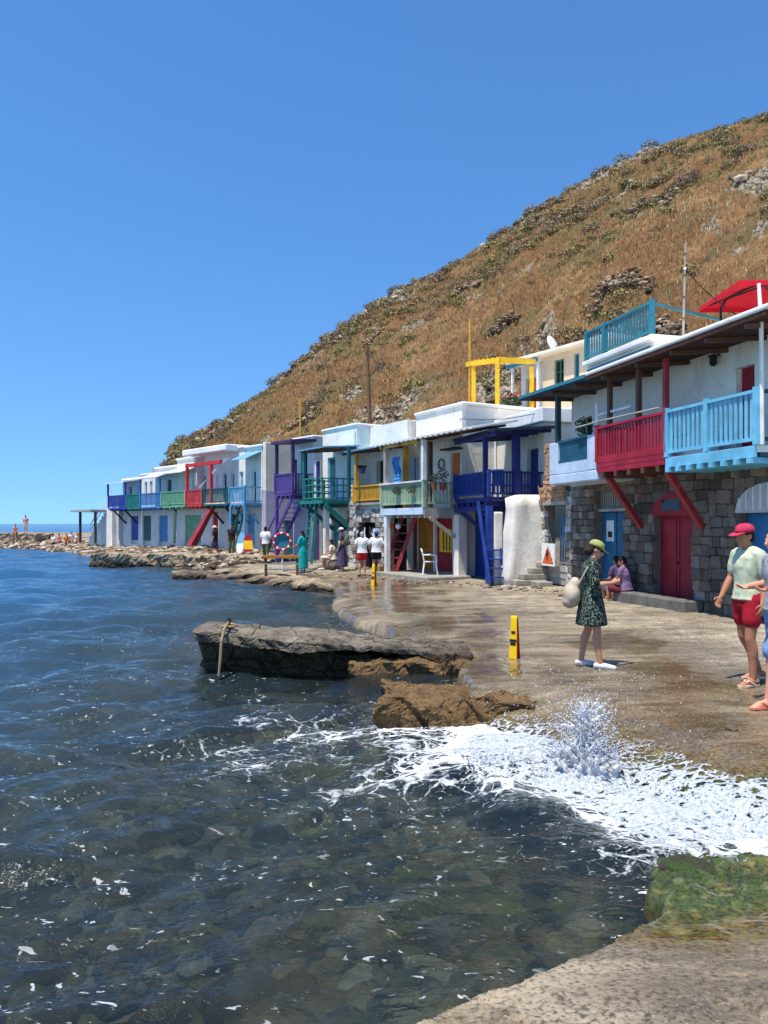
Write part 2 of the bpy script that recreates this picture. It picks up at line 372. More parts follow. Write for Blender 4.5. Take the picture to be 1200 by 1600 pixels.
lz = -.52-.13*np.clip(dd, 0, 40)-.9*sstep(3, 12, dd)+.18*fbm(la[:, 0]*.7, la[:, 1]*.7, 4)
o = link(scatter_mesh('sea_bed_stones', protos, np.c_[la, lz][ok], np.array(S)[ok], np.array(Q)[ok], 'bed_pebble'), 'sea_bed_stones')
tag(o, 'stones and weed on the bottom seen through clear shallow water', 'stones', kind='stuff')
# ---- sea
q = NT('sea_water'); v = q.pos()
deep = q.attr('deep'); foam = q.attr('foam')
r1 = q.noise(q.mapv(v, (1, 1.6, 1), rot=(0, 0, R(-20))), 3.0, 3, .5, .6); r2 = q.noise(q.mapv(v, (1, 1.5, 1)), 11, 3, .5, .4); r3 = q.noise(q.mapv(v, (.35, .8, 1), rot=(0, 0, R(-15))), .9, 4, .6)
r4 = q.noise(q.mapv(v, (1, 1.7, 1), rot=(0, 0, R(-25))), 26, 2, .5, .3)
hb = q.math('ADD', q.math('ADD', q.math('MULTIPLY', r1, .5), q.math('ADD', q.math('MULTIPLY', r2, .22), q.math('MULTIPLY', r4, .07))), q.math('MULTIPLY', q.math('MULTIPLY', r3, deep), 2.2))
nb = q.bump(hb, .45, .16)
fr = q.n('Fresnel'); fr.inputs[0].default_value = 1.5; q.l(nb, fr.inputs['Normal'])
tr = q.n('BsdfTransparent'); tr.inputs[0].default_value = (.80, .87, .86, 1)
rf = q.n('BsdfRefraction'); rf.inputs['IOR'].default_value = 1.333; rf.inputs['Roughness'].default_value = 0; rf.inputs[0].default_value = (.80, .87, .87, 1); q.l(nb, rf.inputs['Normal'])
m1 = q.n('MixShader'); m1.inputs[0].default_value = .55; q.l(tr.outputs[0], m1.inputs[1]); q.l(rf.outputs[0], m1.inputs[2])
df = q.n('BsdfDiffuse'); q.l(q.mix(deep, lin((70, 88, 88)), lin((42, 88, 126))), df.inputs[0])
m2 = q.n('MixShader'); q.l(q.mrange(deep, 0, 1, .09, .95), m2.inputs[0]); q.l(m1.outputs[0], m2.inputs[1]); q.l(df.outputs[0], m2.inputs[2])
gl = q.n('BsdfGlossy'); gl.inputs['Roughness'].default_value = .045; q.l(nb, gl.inputs['Normal'])
m3 = q.n('MixShader'); q.l(fr.outputs[0], m3.inputs[0]); q.l(m2.outputs[0], m3.inputs[1]); q.l(gl.outputs[0], m3.inputs[2])
# floating foam: lacy cells thinning away from the break
wv = q.n('VectorMath', operation='ADD'); nn = q.n('TexNoise'); q.l(v, nn.inputs[0]); nn.inputs['Scale'].default_value = 2.2; nn.inputs['Detail'].default_value = 4
sc_ = q.n('VectorMath', operation='SCALE'); q.l(nn.outputs['Color'], sc_.inputs[0]); sc_.inputs['Scale'].default_value = .55
q.l(v, wv.inputs[0]); q.l(sc_.outputs[0], wv.inputs[1])
ce = q.voro(q.mapv(wv.outputs[0], (1, 1.5, .01)), 3.4, 'DISTANCE_TO_EDGE'); ce2 = q.voro(q.mapv(wv.outputs[0], (1, 1.4, .01)), 9, 'DISTANCE_TO_EDGE')
fn = q.noise(v, 1.1, 5, .6)
lace = q.math('MAXIMUM', q.math('SUBTRACT', 1, q.math('MULTIPLY', ce, 5.5)), q.math('SUBTRACT', .85, q.math('MULTIPLY', ce2, 6)))
fl = q.math('ADD', q.math('MULTIPLY', lace, .5), q.math('ADD', q.math('MULTIPLY', q.math('SUBTRACT', fn, .5), 1.1), foam))
ff = q.ramp(q.math('ADD', fl, q.math('MULTIPLY', q.math('SUBTRACT', q.noise(v, 16, 4, .7), .5), .7)), [(.70, 0), (1.25, .85)])
bub = q.ramp(q.math('ADD', q.noise(q.mapv(v, (1, 1.9, .01), rot=(0, 0, R(-12))), 10, 3, .55, .8), q.math('MULTIPLY', q.noise(v, 30, 2), .12)), [(.71, 0), (.745, .9)]); bsel = q.ramp(q.noise(v, .8, 4, .7), [(.44, 0), (.56, 1)])
ff = q.math('MAXIMUM', ff, q.math('MULTIPLY', q.math('MULTIPLY', bub, bsel), q.attr('flecks')))
fd = q.n('BsdfDiffuse'); fd.inputs[0].default_value = (.82, .85, .87, 1)
m4 = q.n('MixShader'); q.l(ff, m4.inputs[0]); q.l(m3.outputs[0], m4.inputs[1]); q.l(fd.outputs[0], m4.inputs[2])
q.done(m4.outputs[0])
def waves(X, Y, cell):
    wa, wb = fbm(X*1.3, Y*1.3, 2)*2.2, fbm(X*.35+9, Y*.35, 2)*2.2
    r = np.random.default_rng(11); z = np.zeros_like(X)
    for i in range(70):
        lam = .22*1.075**i; th = R(284)+r.normal(0, .42); k = 2*math.pi/lam
        am = .0105*lam**.92*(1.75 if lam < .8 else (1.2 if lam < 1.6 else (.7 if lam < 4 else .55*(4/lam)**.8))); ph = r.uniform(0, 6.28)
        at_ = np.clip(lam/(3.0*cell)-.6, 0, 1)
        p = k*(X*math.cos(th)+Y*math.sin(th))+ph+(wa if lam < .8 else wb)*((-1)**i)
        sn = np.sin(p); z += am*at_*(sn+.25*np.cos(2*p))
    return z*.8
X, Y, RR = polar(.9, 9000, 1150, R(-70), R(66), 720)
sdl = poly_sdf(LAND, X, Y); sds = poly_sdf(SLAB, X, Y); dd = -np.maximum(sdl, sds)
cell = RR*.0085
Zw = waves(X, Y, cell)*(.35+.65*sstep(.0, 2.5, dd))*sstep(-.5, .35, dd)
Zw += .10*np.exp(-((X-1.0+.35*(Y-6.4))/.35)**2-((Y-6.2)/.8)**2)   # swell steepening before the break
Zw = np.where(RR > 250, Zw*sstep(900, 250, RR), Zw)
FOAMP = [(.9, 8.2), (1.6, 7.9), (1.85, 7.2), (2.15, 6.6), (3.0, 5.8), (3.8, 5.2), (3.7, 4.85), (2.7, 5.05), (2.2, 5.35), (1.75, 5.4), (1.5, 6.05), (1.05, 6.5), (.75, 7.1)]
def brk(X, Y):
    return np.exp(-np.maximum(0, -poly_sdf(FOAMP, X, Y))/.45)
foam = .50*brk(X, Y)++.30*np.exp(-(((X+.2)/1.7)**2+((Y-8.3)/1.5)**2))+.12*np.exp(-(((X+.8)/2.6)**2+((Y-6.8)/2.2)**2))+.10*sstep(.7, .0, dd)*sstep(30, 6, Y)+.16*sstep(.0, 1.2, Y-24)*sstep(1.2, .2, dd)
foam = np.where((sds > -.9) & (Y < 3.9), foam*.2, foam)
flecks = sstep(24, 9, RR)*(1-.5*sstep(2.5, 1.2, X+.2*Y))+.0
deep = sstep(.5, 15, dd+.25*np.maximum(0, Y-8))*.93+.07*sstep(20, 200, RR)
tag(np_obj('sea', np.stack([X, Y, Zw], -1).reshape(-1, 3), grid_faces(*X.shape)[:, ::-1], 'sea_water', attrs={'deep': deep.ravel(), 'foam': foam.ravel(), 'flecks': flecks.ravel()}),
    'choppy clear blue sea', 'sea', kind='structure')
# ================================================================ hill
ST = [((22, 2, 4.5), (62, 42, 36.0)), ((17, 10, 4.5), (54, 62, 2.2+62*.575)), ((13.2, 18.5, 4.6), (41, 82, 2.2+82*.526)), ((12.2, 22, 4.8), (.383*90, 90, 2.2+90*.496)), ((11.6, 25, 4.8), (.317*94, 94, 2.2+94*.472)), ((10.6, 28, 4.8), (24.5, 98, 2.2+98*.442)),
      ((9.4, 30.5, 4.8), (.19*100, 100, 2.2+100*.40)), ((8, 33, 4.8), (12.7, 102, 2.2+102*.354)), ((6, 36, 4.6), (.083*104, 104, 2.2+104*.33)), ((3, 40, 4.4), (0, 106, 2.2+106*.295)), ((0, 44.5, 4.3), (-.042*105, 105, 2.2+105*.266)), ((-3.5, 48, 4.3), (-.083*104, 104, 2.2+104*.230)),
      ((-8, 54, 4.2), (-.167*98, 98, 2.2+98*.167)), ((-13, 60, 3.8), (-.25*90, 90, 2.2+90*.112)), ((-15.5, 63, 3.4), (-.272*87, 87, 2.2+87*.099)), ((-18.5, 66, 2.4), (-.287*84, 84, 6.6)), ((-24, 72, 1.0), (-.33*82, 82, 1.4))]
def hill_pt(u, t):
    """u along the stations, t from foot (0) over the brow (1) to the back (1.5); arrays"""
    B = np.array([s[0] for s in ST], float); T_ = np.array([s[1] for s in ST], float); x = np.arange(len(ST))
    def ip(A, u):
        acc = 0
        for du in (-.45, 0, .45): acc = acc+np.stack([np.interp(np.clip(u+du, 0, len(ST)-1), x, A[:, c]) for c in range(3)], -1)
        return acc/3
    b = ip(B, u); r = ip(T_, u); tt = t[..., None]
    p = b+(r-b)*tt
    h = b[..., 2]+(r[..., 2]-b[..., 2])*np.where(t <= 1, t+.05*np.sin(math.pi*np.clip(t, 0, 1)), 1-2.2*(t-1)**2-.35*(t-1))
    p[..., 2] = h; return p
nu, nv = 620, 330
U, T2 = np.meshgrid(np.linspace(0, len(ST)-1, nu), np.r_[np.linspace(0, 1, nv-50), np.linspace(1.01, 1.45, 50)], indexing='ij')
P = hill_pt(U, T2); hx, hy = P[..., 0], P[..., 1]
amp = sstep(0, .06, T2)*np.clip((P[..., 2]-2)/10, .15, 1)
la_ = U*9; ups = T2*70+2.0*fbm(la_*.25, T2*8, 3)
rockm = sstep(.2, .55, fbm(la_*.10+61, T2*13+22, 4)+.36*sstep(.8, .96, T2)*sstep(2.2, 3.5, U)*sstep(14, 10, U)-.02)
terr = np.abs(((ups/5.5) % 1)-.5)*2
dz = amp*(1.5*fbm(la_*.09, T2*4, 4)+.55*fbm(la_*.5, T2*24, 4)+.22*fbm(la_*2, T2*90, 3)+rockm*(.9*np.abs(fbm(la_*.5, T2*45, 4))+.35*fbm(la_*3, T2*120, 2)))
sil = np.exp(-((T2-1)/.12)**2); dz = dz*(1-.55*sil)
P[..., 2] += dz-.0*terr
q = NT('hill_ground'); v = q.pos()
n1 = q.noise(v, .11, 6, .62, .3); n2 = q.noise(v, .55, 7, .65); n3 = q.noise(v, 3.5, 6, .7); n4 = q.noise(q.mapv(v, (1, 1, .5)), 14, 4, .7)
vo = q.voro(q.mapv(v, (1, 1, 1.4)), 1.3, 'F1', 'Color'); sp_ = q.n('SeparateColor'); q.l(vo, sp_.inputs[0])
grass = q.mix(q.mrange(n2, .35, .65), lin((116, 86, 56)), lin((176, 138, 94)))
grass = q.mix(q.ramp(n1, [(.40, 0), (.52, .75)]), grass, lin((122, 86, 56)))
grass = q.mix(q.ramp(n3, [(.52, 0), (.72, .6)]), grass, lin((190, 164, 124)))
grass = q.mix(q.ramp(q.noise(v, .17, 6, .66), [(.52, 0), (.62, .8)]), grass, lin((112, 106, 72)))
grass = q.mix(q.ramp(n4, [(.36, .65), (.5, 0)]), grass, lin((74, 52, 32)))
rk = q.mix(q.mrange(n3, .3, .7), lin((112, 100, 84)), lin((196, 182, 158)))
rk = q.mix(q.ramp(q.voro(v, 1.6, 'DISTANCE_TO_EDGE'), [(.02, .85), (.10, 0)]), rk, lin((62, 50, 40)))
rfac = q.ramp(q.math('ADD', q.attr('rock'), q.math('MULTIPLY', q.math('SUBTRACT', n2, .5), 1.3)), [(.42, 0), (.58, 1)])
col = q.mix(rfac, grass, rk)
hb = q.math('ADD', n3, q.math('MULTIPLY', n4, .6))
q.done(q.pbsdf(col, .95, q.bump(hb, .9, .25), .1))
tag(np_obj('hill', P.reshape(-1, 3), grid_faces(nu, nv)[:, ::-1], 'hill_ground', attrs={'rock': rockm.ravel()}), 'dry brown hillside rising behind the boat houses', 'hill', kind='structure')
HV = P; HROCK = rockm
# scrub, grass tufts and stones on the slope
def hill_samples(n, tmax=1.02, bias=1.0, umin=1.0, umax=len(ST)-1.2):
    i = (rng.uniform(umin, umax, n)/(len(ST)-1)*(nu-1)).astype(int); t = rng.random(n)**bias*tmax
    j = np.clip((t*(nv-50)).astype(int), 0, nv-45); return i, j, HV[i, j]
q = NT('dry_grass'); oi = q.n('NewGeometry').outputs['Random Per Island']; n1 = q.noise(q.pos(), .14, 4)
c1 = q.ramp(oi, [(0, lin((84, 58, 38))), (.35, lin((144, 108, 70))), (.7, lin((188, 150, 104))), (1, lin((220, 194, 146)))])
c2 = q.ramp(oi, [(0, lin((72, 66, 36))), (.6, lin((134, 122, 70))), (1, lin((182, 164, 104)))])
q.done(q.pbsdf(q.mix(q.ramp(n1, [(.5, 0), (.62, 1)]), c1, c2), .9, None, .1))
q = NT('scrub_leaf'); oi = q.n('NewGeometry').outputs['Random Per Island']; n1 = q.noise(q.pos(), .22, 3)
c1 = q.ramp(oi, [(0, lin((74, 68, 42))), (.5, lin((128, 118, 74))), (1, lin((174, 158, 106)))])
c2 = q.ramp(oi, [(0, lin((80, 66, 54))), (.6, lin((126, 106, 88))), (1, lin((160, 138, 114)))])
q.done(q.pbsdf(q.mix(q.ramp(n1, [(.46, 0), (.56, 1)]), c1, c2), .85, None, .15))
q = NT('hill_stone'); oi = q.n('NewGeometry').outputs['Random Per Island']; n1 = q.noise(q.pos(), 5, 4)
col = q.ramp(oi, [(0, lin((86, 70, 58))), (.4, lin((136, 116, 94))), (1, lin((198, 180, 150)))])
q.done(q.pbsdf(q.mix(q.mrange(n1, .4, .75), col, lin((90, 76, 62))), .9, None, .1))
def blades(name, pts, hgt, wid, per, m, spread=.25, lean=.5):
    n = len(pts)*per; base = np.repeat(np.asarray(pts), per, 0); h = np.repeat(np.asarray(hgt), per)*rng.uniform(.5, 1.1, n)
    a = rng.uniform(0, 6.28, n); rr = np.sqrt(rng.random(n))*spread*h*1.6
    base = base+np.c_[rr*np.cos(a), rr*np.sin(a), np.zeros(n)-.05]
    tip = base+np.c_[np.cos(a)*h*lean*rng.random(n), np.sin(a)*h*lean*rng.random(n), h]
    b = rng.uniform(0, 3.14, n); wv_ = np.c_[np.cos(b), np.sin(b), np.zeros(n)]*(wid*h)[:, None]
    V = np.stack([base-wv_, base+wv_, tip], 1).reshape(-1, 3); return np_obj(name, V, np.arange(3*n).reshape(-1, 3), m, smooth=False)
i, j, pts = hill_samples(62000, 1.02, .8)
dist = np.hypot(pts[:, 0], pts[:, 1]); k = (HROCK[i, j] < .6+.3*rng.random(len(i)))
o = blades('dry_grass', pts[k], (.12+.16*rng.random(k.sum()))*(.75+dist[k]/110), .09, 6, 'dry_grass')
tag(o, 'dry orange and straw coloured grass covering the hillside', 'grass', kind='stuff')
def leafballs(pts, rad, per):
    """low cushions of small leaf faces"""
    n = len(pts)*per; c = np.repeat(pts, per, 0); r = np.repeat(rad, per)
    d = rng.normal(size=(n, 3)); d /= np.linalg.norm(d, axis=1)[:, None]; d[:, 2] = np.abs(d[:, 2])*.75
    p = c+d*(r*(.55+.5*rng.random(n)))[:, None]
    t1 = np.cross(d, rng.normal(size=(n, 3))); t1 /= np.linalg.norm(t1, axis=1)[:, None]; t2 = np.cross(d, t1)
    s = (r*.115*rng.uniform(.6, 1.3, n))[:, None]
    V = np.stack([p-t1*s, p+t2*s*.8+d*s*.5, p+t1*s, p-t2*s*.8+d*s*.5], 1).reshape(-1, 3)
    return V, np.arange(4*n).reshape(-1, 4)
i, j, pts = hill_samples(4200, 1.0, .75); cl = fbm(pts[:, 0]*.12, pts[:, 2]*.2+pts[:, 1]*.1, 3)
k = cl+.25*rng.normal(size=len(i)) > .13
rad = (.22+.6*rng.random(k.sum())**2)*(.6+np.hypot(pts[k, 0], pts[k, 1])/130)
V, Fq = leafballs(pts[k], rad*1.15, 150)
tag(np_obj('hillside_scrub', V, Fq, 'scrub_leaf', smooth=False), 'low olive and grey scrub spread over the hillside', 'scrub', kind='stuff')
sp = [rock_mesh('hs%d' % i, 'hill_stone', 90+i, 1, .3, .7) for i in range(5)]
i, j, pts = hill_samples(16000, 1.0, .9); k = HROCK[i, j]+.35*rng.random(len(i)) > .95
pts = pts[k][:2600]; d_ = np.hypot(pts[:, 0], pts[:, 1]); s = (.08+.40*rng.random(len(pts))**3)*(.5+d_/110)
# stones of tumbled terrace walls along the contours
tp = []
for k in range(24):
    u_ = rng.uniform(1.5, len(ST)-2.5); t_ = rng.uniform(.1, .97); ln = rng.uniform(.25, .9); n_ = int(70*ln)
    for w_ in range(n_):
        ii = int(np.clip((u_+ln*w_/n_)/(len(ST)-1)*(nu-1), 0, nu-1)); jj = int(np.clip((t_+.012*math.sin(w_*.15+k))*(nv-50), 0, nv-50)); p_ = HV[ii, jj]
        for lev in range(3): tp.append((p_[0]+rng.normal()*.25, p_[1]+rng.normal()*.25, p_[2]+.05+.22*lev*rng.random()))
tp = np.array(tp); ts = (.07+.13*rng.random(len(tp)))*(.7+np.hypot(tp[:, 0], tp[:, 1])/110)
pts = np.r_[pts, tp]; s = np.r_[s, ts]
o = link(scatter_mesh('hillside_stones', sp, pts, np.c_[s*1.3, s, s], rng.uniform(0, 6, len(pts)), 'hill_stone'), 'hillside_stones')
tag(o, 'loose pale stones and rubble scattered on the slope', 'stones', kind='stuff')
# ================================================================ house kit
for nm, c in dict(light_blue=(112, 186, 214), crimson=(164, 18, 44), door_red=(150, 12, 30), teal_dark=(22, 84, 104), door_blue=(28, 104, 152), door_teal=(20, 96, 128),
                  navy=(18, 34, 104), deep_blue=(20, 56, 134), sage=(160, 182, 148), mustard=(206, 152, 44), sea_green=(22, 124, 112), purple=(86, 62, 134), dark_purple=(58, 40, 84),
                  steel_blue=(66, 128, 184), pale_green=(112, 172, 128), scarlet=(206, 38, 30), dark_teal=(16, 82, 84), sky_blue=(96, 160, 196), royal=(34, 62, 150), ochre=(190, 118, 28),
                  grey_wood=(164, 158, 146), brown_wood=(92, 62, 44), old_red=(150, 44, 48), terrace_teal=(44, 124, 138), pale_blue_wall=(176, 202, 226), yellow=(238, 186, 24), green_window=(70, 112, 84), orange_door=(204, 104, 26), black_iron=(24, 24, 26), white_paint=(226, 226, 220), dark_green=(24, 62, 56)).items(): paint(nm, c)
whitewash('white_wall'); whitewash('white_roof', (246, 244, 238), (170, 160, 145), .35); whitewash('cream_wall', (232, 222, 200), (176, 160, 136), .35); whitewash('lilac_wall', (188, 180, 194), (130, 120, 126), .4)
whitewash('grey_wall', (206, 204, 200), (128, 120, 108), .7); whitewash('beige_wall', (226, 202, 168), (160, 140, 116), .5); whitewash('blue_white', (206, 222, 238), (150, 150, 150), .4)
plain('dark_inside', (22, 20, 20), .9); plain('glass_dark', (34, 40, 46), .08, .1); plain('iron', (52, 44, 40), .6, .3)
plain('reed', (66, 44, 36), .95, .5, 18, .9); plain('rusty_sheet', (70, 46, 40), .7, .4, 4, .4); plain('dark_sheet', (30, 44, 58), .55, .3, 3, .3); plain('white_sheet', (214, 214, 210), .45, .12, 3, .2); plain('blue_sheet', (110, 160, 190), .5, .25, 3, .3)
plain('concrete', (150, 144, 132), .9, .25, 5, .5); plain('dark_concrete', (104, 100, 94), .9, .3, 5, .5); plain('brick_orange', (184, 142, 108), .95, .35, 9, .4)
q = NT('stone_block'); oi = q.n('ObjectInfo').outputs['Random']; v = q.pos(); n1 = q.noise(v, 6, 6, .7); n2 = q.noise(v, 28, 4, .7)
c = q.ramp(oi, [(0, lin((84, 74, 66))), (.35, lin((118, 107, 94))), (.6, lin((142, 130, 114))), (.8, lin((116, 92, 76))), (1, lin((166, 154, 138)))])
c = q.mix(q.ramp(n1, [(.45, 0), (.7, .7)]), c, lin((82, 76, 70))); q.done(q.pbsdf(c, .95, q.bump(q.math('ADD', n1, q.math('MULTIPLY', n2, .5)), .7, .04), .15))
q = NT('rubble'); oi = q.n('ObjectInfo').outputs['Random']; n1 = q.noise(q.pos(), 9, 5, .7)
c = q.ramp(oi, [(0, lin((120, 112, 104))), (.4, lin((176, 168, 158))), (.75, lin((204, 198, 188))), (1, lin((226, 222, 214)))])
q.done(q.pbsdf(q.mix(q.ramp(n1, [(.5, 0), (.7, .6)]), c, lin((96, 88, 80))), .95, q.bump(n1, .6, .03), .1))
plain('mortar', (128, 120, 110), .95, .3, 12, .6); plain('dark_mortar', (116, 108, 100), .95, .3, 12, .6)
class Frame:
    """house frame: local x runs along the front away from the camera, local y seaward, z up"""
    def __init__(s, px, D, th, v=0):
        a = R(th); s.a = a; s.ux, s.uy = -math.sin(a), math.cos(a); s.vx, s.vy = -math.cos(a), -math.sin(a)
        x = (px-600)/FPX*D; s.O = (x-v*s.vx, D-v*s.vy); s.rz = R(90)+a
    def world(s, u, v): return (s.O[0]+u*s.ux+v*s.vx, s.O[1]+u*s.uy+v*s.vy)
    def u(s, px, v=0):
        t = (px-600)/FPX; ax, ay = s.world(0, v); return (t*ay-ax)/(s.ux-t*s.uy)
    def v(s, px, u):
        t = (px-600)/FPX; ax, ay = s.world(u, 0); return (t*ay-ax)/(s.vx-t*s.vy)
    def z(s, px, py, v=0): return CAMZ+(HOR-py)/FPX*s.world(s.u(px, v), v)[1]
    def zu(s, py, u, v=0): return CAMZ+(HOR-py)/FPX*s.world(u, v)[1]
    def house(s, name, label, u=0):
        o = empty(name, (*s.world(0, 0), 0), s.rz, label, 'house', None); return o
def wall_skin(p, u0, u1, z0, z1, holes, m, v=0., rev=.22, name='wall'):
    """front wall with real openings; holes = (u0,u1,z0,z1)"""
    b = MB(); us = sorted({u0, u1, *[h[0] for h in holes], *[h[1] for h in holes]}); zs = sorted({z0, z1, *[h[2] for h in holes], *[h[3] for h in holes]})
    us = [x for x in us if u0 <= x <= u1]; zs = [x for x in zs if z0 <= x <= z1]
    for a, c in zip(us, us[1:]):
        for e, f in zip(zs, zs[1:]):
            mu, mz = (a+c)/2, (e+f)/2
            if not any(h[0] < mu < h[1] and h[2] < mz < h[3] for h in holes): b.quad((c, v, e), (a, v, e), (a, v, f), (c, v, f))
    for h in holes:
        a, c, e, f = h; w_ = v-rev
        b.quad((a, v, e), (a, w_, e), (a, w_, f), (a, v, f)); b.quad((c, w_, e), (c, v, e), (c, v, f), (c, w_, f))
        b.quad((a, v, f), (a, w_, f), (c, w_, f), (c, v, f)); b.quad((a, w_, e), (a, v, e), (c, v, e), (c, w_, e))
    b.quad((u0, v, z0), (u0, v-rev, z0), (u0, v-rev, z1), (u0, v, z1)); b.quad((u1, v-rev, z0), (u1, v, z0), (u1, v, z1), (u1, v-rev, z1)); b.quad((u0, v, z1), (u0, v-rev, z1), (u1, v-rev, z1), (u1, v, z1))
    return b.build(name, m, p)
def body(p, u0, u1, z0, z1, depth, m, v=0., rev=.22, name='wall'):
    return MB().box(u0+.004, u1-.004, v-depth, v-rev, z0, z1-.004).build(name, m, p, bev=.03)
def roof(p, u0, u1, z, depth, m='white_roof', v=.12, th=.14, name='roof', lip=True):
    b = MB().box(u0-.05, u1+.05, v-depth, v, z, z+th)
    o = b.build(name, m, p, bev=.035); return o
def door(p, u0, u1, z0, z1, m, v=-.12, planks=4, frame=None, leafs=1, knob=True, grille=0):
    o = MB().box(u0, u1, v-.05, v-.012, z0, z1).build('door', m, p)
    n = planks; w_ = (u1-u0)/n
    for i in range(n): MB().box(u0+i*w_+.006, u0+(i+1)*w_-.006, v-.012, v+.012, z0+.01, z1-.01).build('plank', m, o)
    if frame:
        f = .07
        MB().box(u0-.0, u0+f, v+.012, v+.05, z0, z1).box(u1-f, u1, v+.012, v+.05, z0, z1).box(u0+f, u1-f, v+.012, v+.05, z1-f, z1).build('door_frame', frame, o)
    if knob: MB().ball(((u0+u1)/2+.05, v+.03, z0+(z1-z0)*.45), .03, 8, 6).build('handle', 'iron', o)
    return o
def window(p, u0, u1, z0, z1, m, pane='glass_dark', v=-.1, bars=(1, 1), sill=True):
    f = .06; b = MB().box(u0, u0+f, v-.03, v+.03, z0, z1).box(u1-f, u1, v-.03, v+.03, z0, z1).box(u0+f, u1-f, v-.03, v+.03, z1-f, z1).box(u0+f, u1-f, v-.03, v+.03, z0, z0+f)
    for i in range(bars[0]):
        x = u0+(u1-u0)*(i+1)/(bars[0]+1); b.box(x-.02, x+.02, v-.02, v+.02, z0+f, z1-f)
    o = b.build('window', m, p); MB().box(u0+.02, u1-.02, v-.06, v-.035, z0+.02, z1-.02).build('pane', pane, o)
    for i in range(bars[1]):
        z = z0+(z1-z0)*(i+1)/(bars[1]+1); MB().box(u0+f, u1-f, v-.015, v+.015, z-.015, z+.015).build('glazing_bar', m, o)
    if sill: MB().box(u0-.06, u1+.06, v-.02, v+.16, z0-.06, z0-.003).build('sill', 'white_paint', o)
    return o
def railing(bal, a, b, z0, z1, m, gap=.13, sw=.06, th=.025, single=True, low=.1, mid=None, post_ends=(True, True), top_m=None, ins=.0, slat_m=None):
    """slats, rails and end posts between plan points a and b, children of the balcony"""
    a = Vector((*a, 0)); b = Vector((*b, 0)); L = (b-a).length; d = (b-a)/L; ang = math.atan2(d.y, d.x)
    up = Vector((0, 0, 1))
    MB().bar(a+up*(z1-.03), b+up*(z1-.03), .09, .055).build('top_rail', top_m or m, bal)
    MB().bar(a+up*(z0+low), b+up*(z0+low), .05, .06).build('bottom_rail', m, bal)
    if mid: MB().bar(a+up*mid, b+up*mid, .04, .05).build('middle_rail', m, bal)
    n = max(2, int(L/gap)); zt = z1-.058; zb = z0+low+.031
    key = 'slat_%s_%.2f_%.2f' % (slat_m or m, zt-zb, sw)
    if single:
        me = bpy.data.meshes.get(key) or MB().box(-sw/2, sw/2, -th/2, th/2, 0, zt-zb).mesh(key, slat_m or m)
        for i in range(1, n):
            p_ = a+d*(L*i/n); link(me, 'slat', bal, (p_.x, p_.y, zb), (0, 0, ang))
    else:
        q_ = MB()
        for i in range(1, n):
            p_ = a+d*(L*i/n); q_.bar(p_+up*zb, p_+up*zt, th, sw, d)
        tag(q_.build('slats', slat_m or m, bal), kind='stuff')
    for e, on in ((a, post_ends[0]), (b, post_ends[1])):
        if on: MB().box(e.x-.05, e.x+.05, e.y-.05, e.y+.05, z0, z1+.04).build('post', m, bal)
def deck(p, u0, u1, v0, v1, z0, z1, m, joists=None, jm=None, jn=6):
    o = MB().box(u0, u1, v0, v1, z0, z1).build('balcony', m, p, bev=.01)
    if joists:
        for i in range(jn):
            u = u0+(u1-u0)*(i+.5)/jn; MB().box(u-.05, u+.05, v0, v1+.03, z0-joists, z0-.004).build('joist', jm or m, o)
    return o
def post(p, u, v, z0, z1, w_=.12, m='grey_wood', name='post', d=None):
    return MB().box(u-w_/2, u+w_/2, v-(d or w_)/2, v+(d or w_)/2, z0, z1).build(name, m, p, bev=.008)
def strut(p, a, b, w_, m, name='strut'): return MB().bar(a, b, w_, w_).build(name, m, p)
def canopy(p, u0, u1, v0, v1, z_wall, z_edge, m, th=.07, corr=False, name='canopy', edge_m=None, beams=0, bm_='brown_wood', z_edge2=None):
    ze2 = z_edge if z_edge2 is None else z_edge2
    b = MB()
    n = 40 if corr else 1
    for i in range(n):
        a, c = u0+(u1-u0)*i/n, u0+(u1-u0)*(i+1)/n; k = (.03 if i % 2 else 0) if corr else 0
        e0 = z_edge+(ze2-z_edge)*i/n; e1 = z_edge+(ze2-z_edge)*(i+1)/n
        b.hexa([(a, v0, z_wall+k), (c, v0, z_wall+k), (c, v1, e1+k), (a, v1, e0+k), (a, v0, z_wall+th+k), (c, v0, z_wall+th+k), (c, v1, e1+th+k), (a, v1, e0+th+k)])
    o = b.build(name, m, p)
    for i in range(beams):
        u = u0+(u1-u0)*(i+.5)/beams; ze = z_edge+(ze2-z_edge)*(i+.5)/beams
        MB().bar((u, v0, z_wall-.05), (u, v1-.04, ze-.05), .06, .08).build('rafter', bm_, o)
    return o
def ladder(p, a, b, wd, m, n, side, name='ladder', tread=.1, rail=.05):
    a = Vector(a); b = Vector(b); s = Vector(side).normalized()*wd/2
    o = MB().bar(a-s, b-s, rail, rail*2.2, (0, 0, 1)).bar(a+s, b+s, rail, rail*2.2, (0, 0, 1)).build(name, m, p)
    for i in range(n):
        c = a+(b-a)*((i+.6)/n); MB().bar(c-s, c+s, tread, .035).build('tread', m, o)
    return o
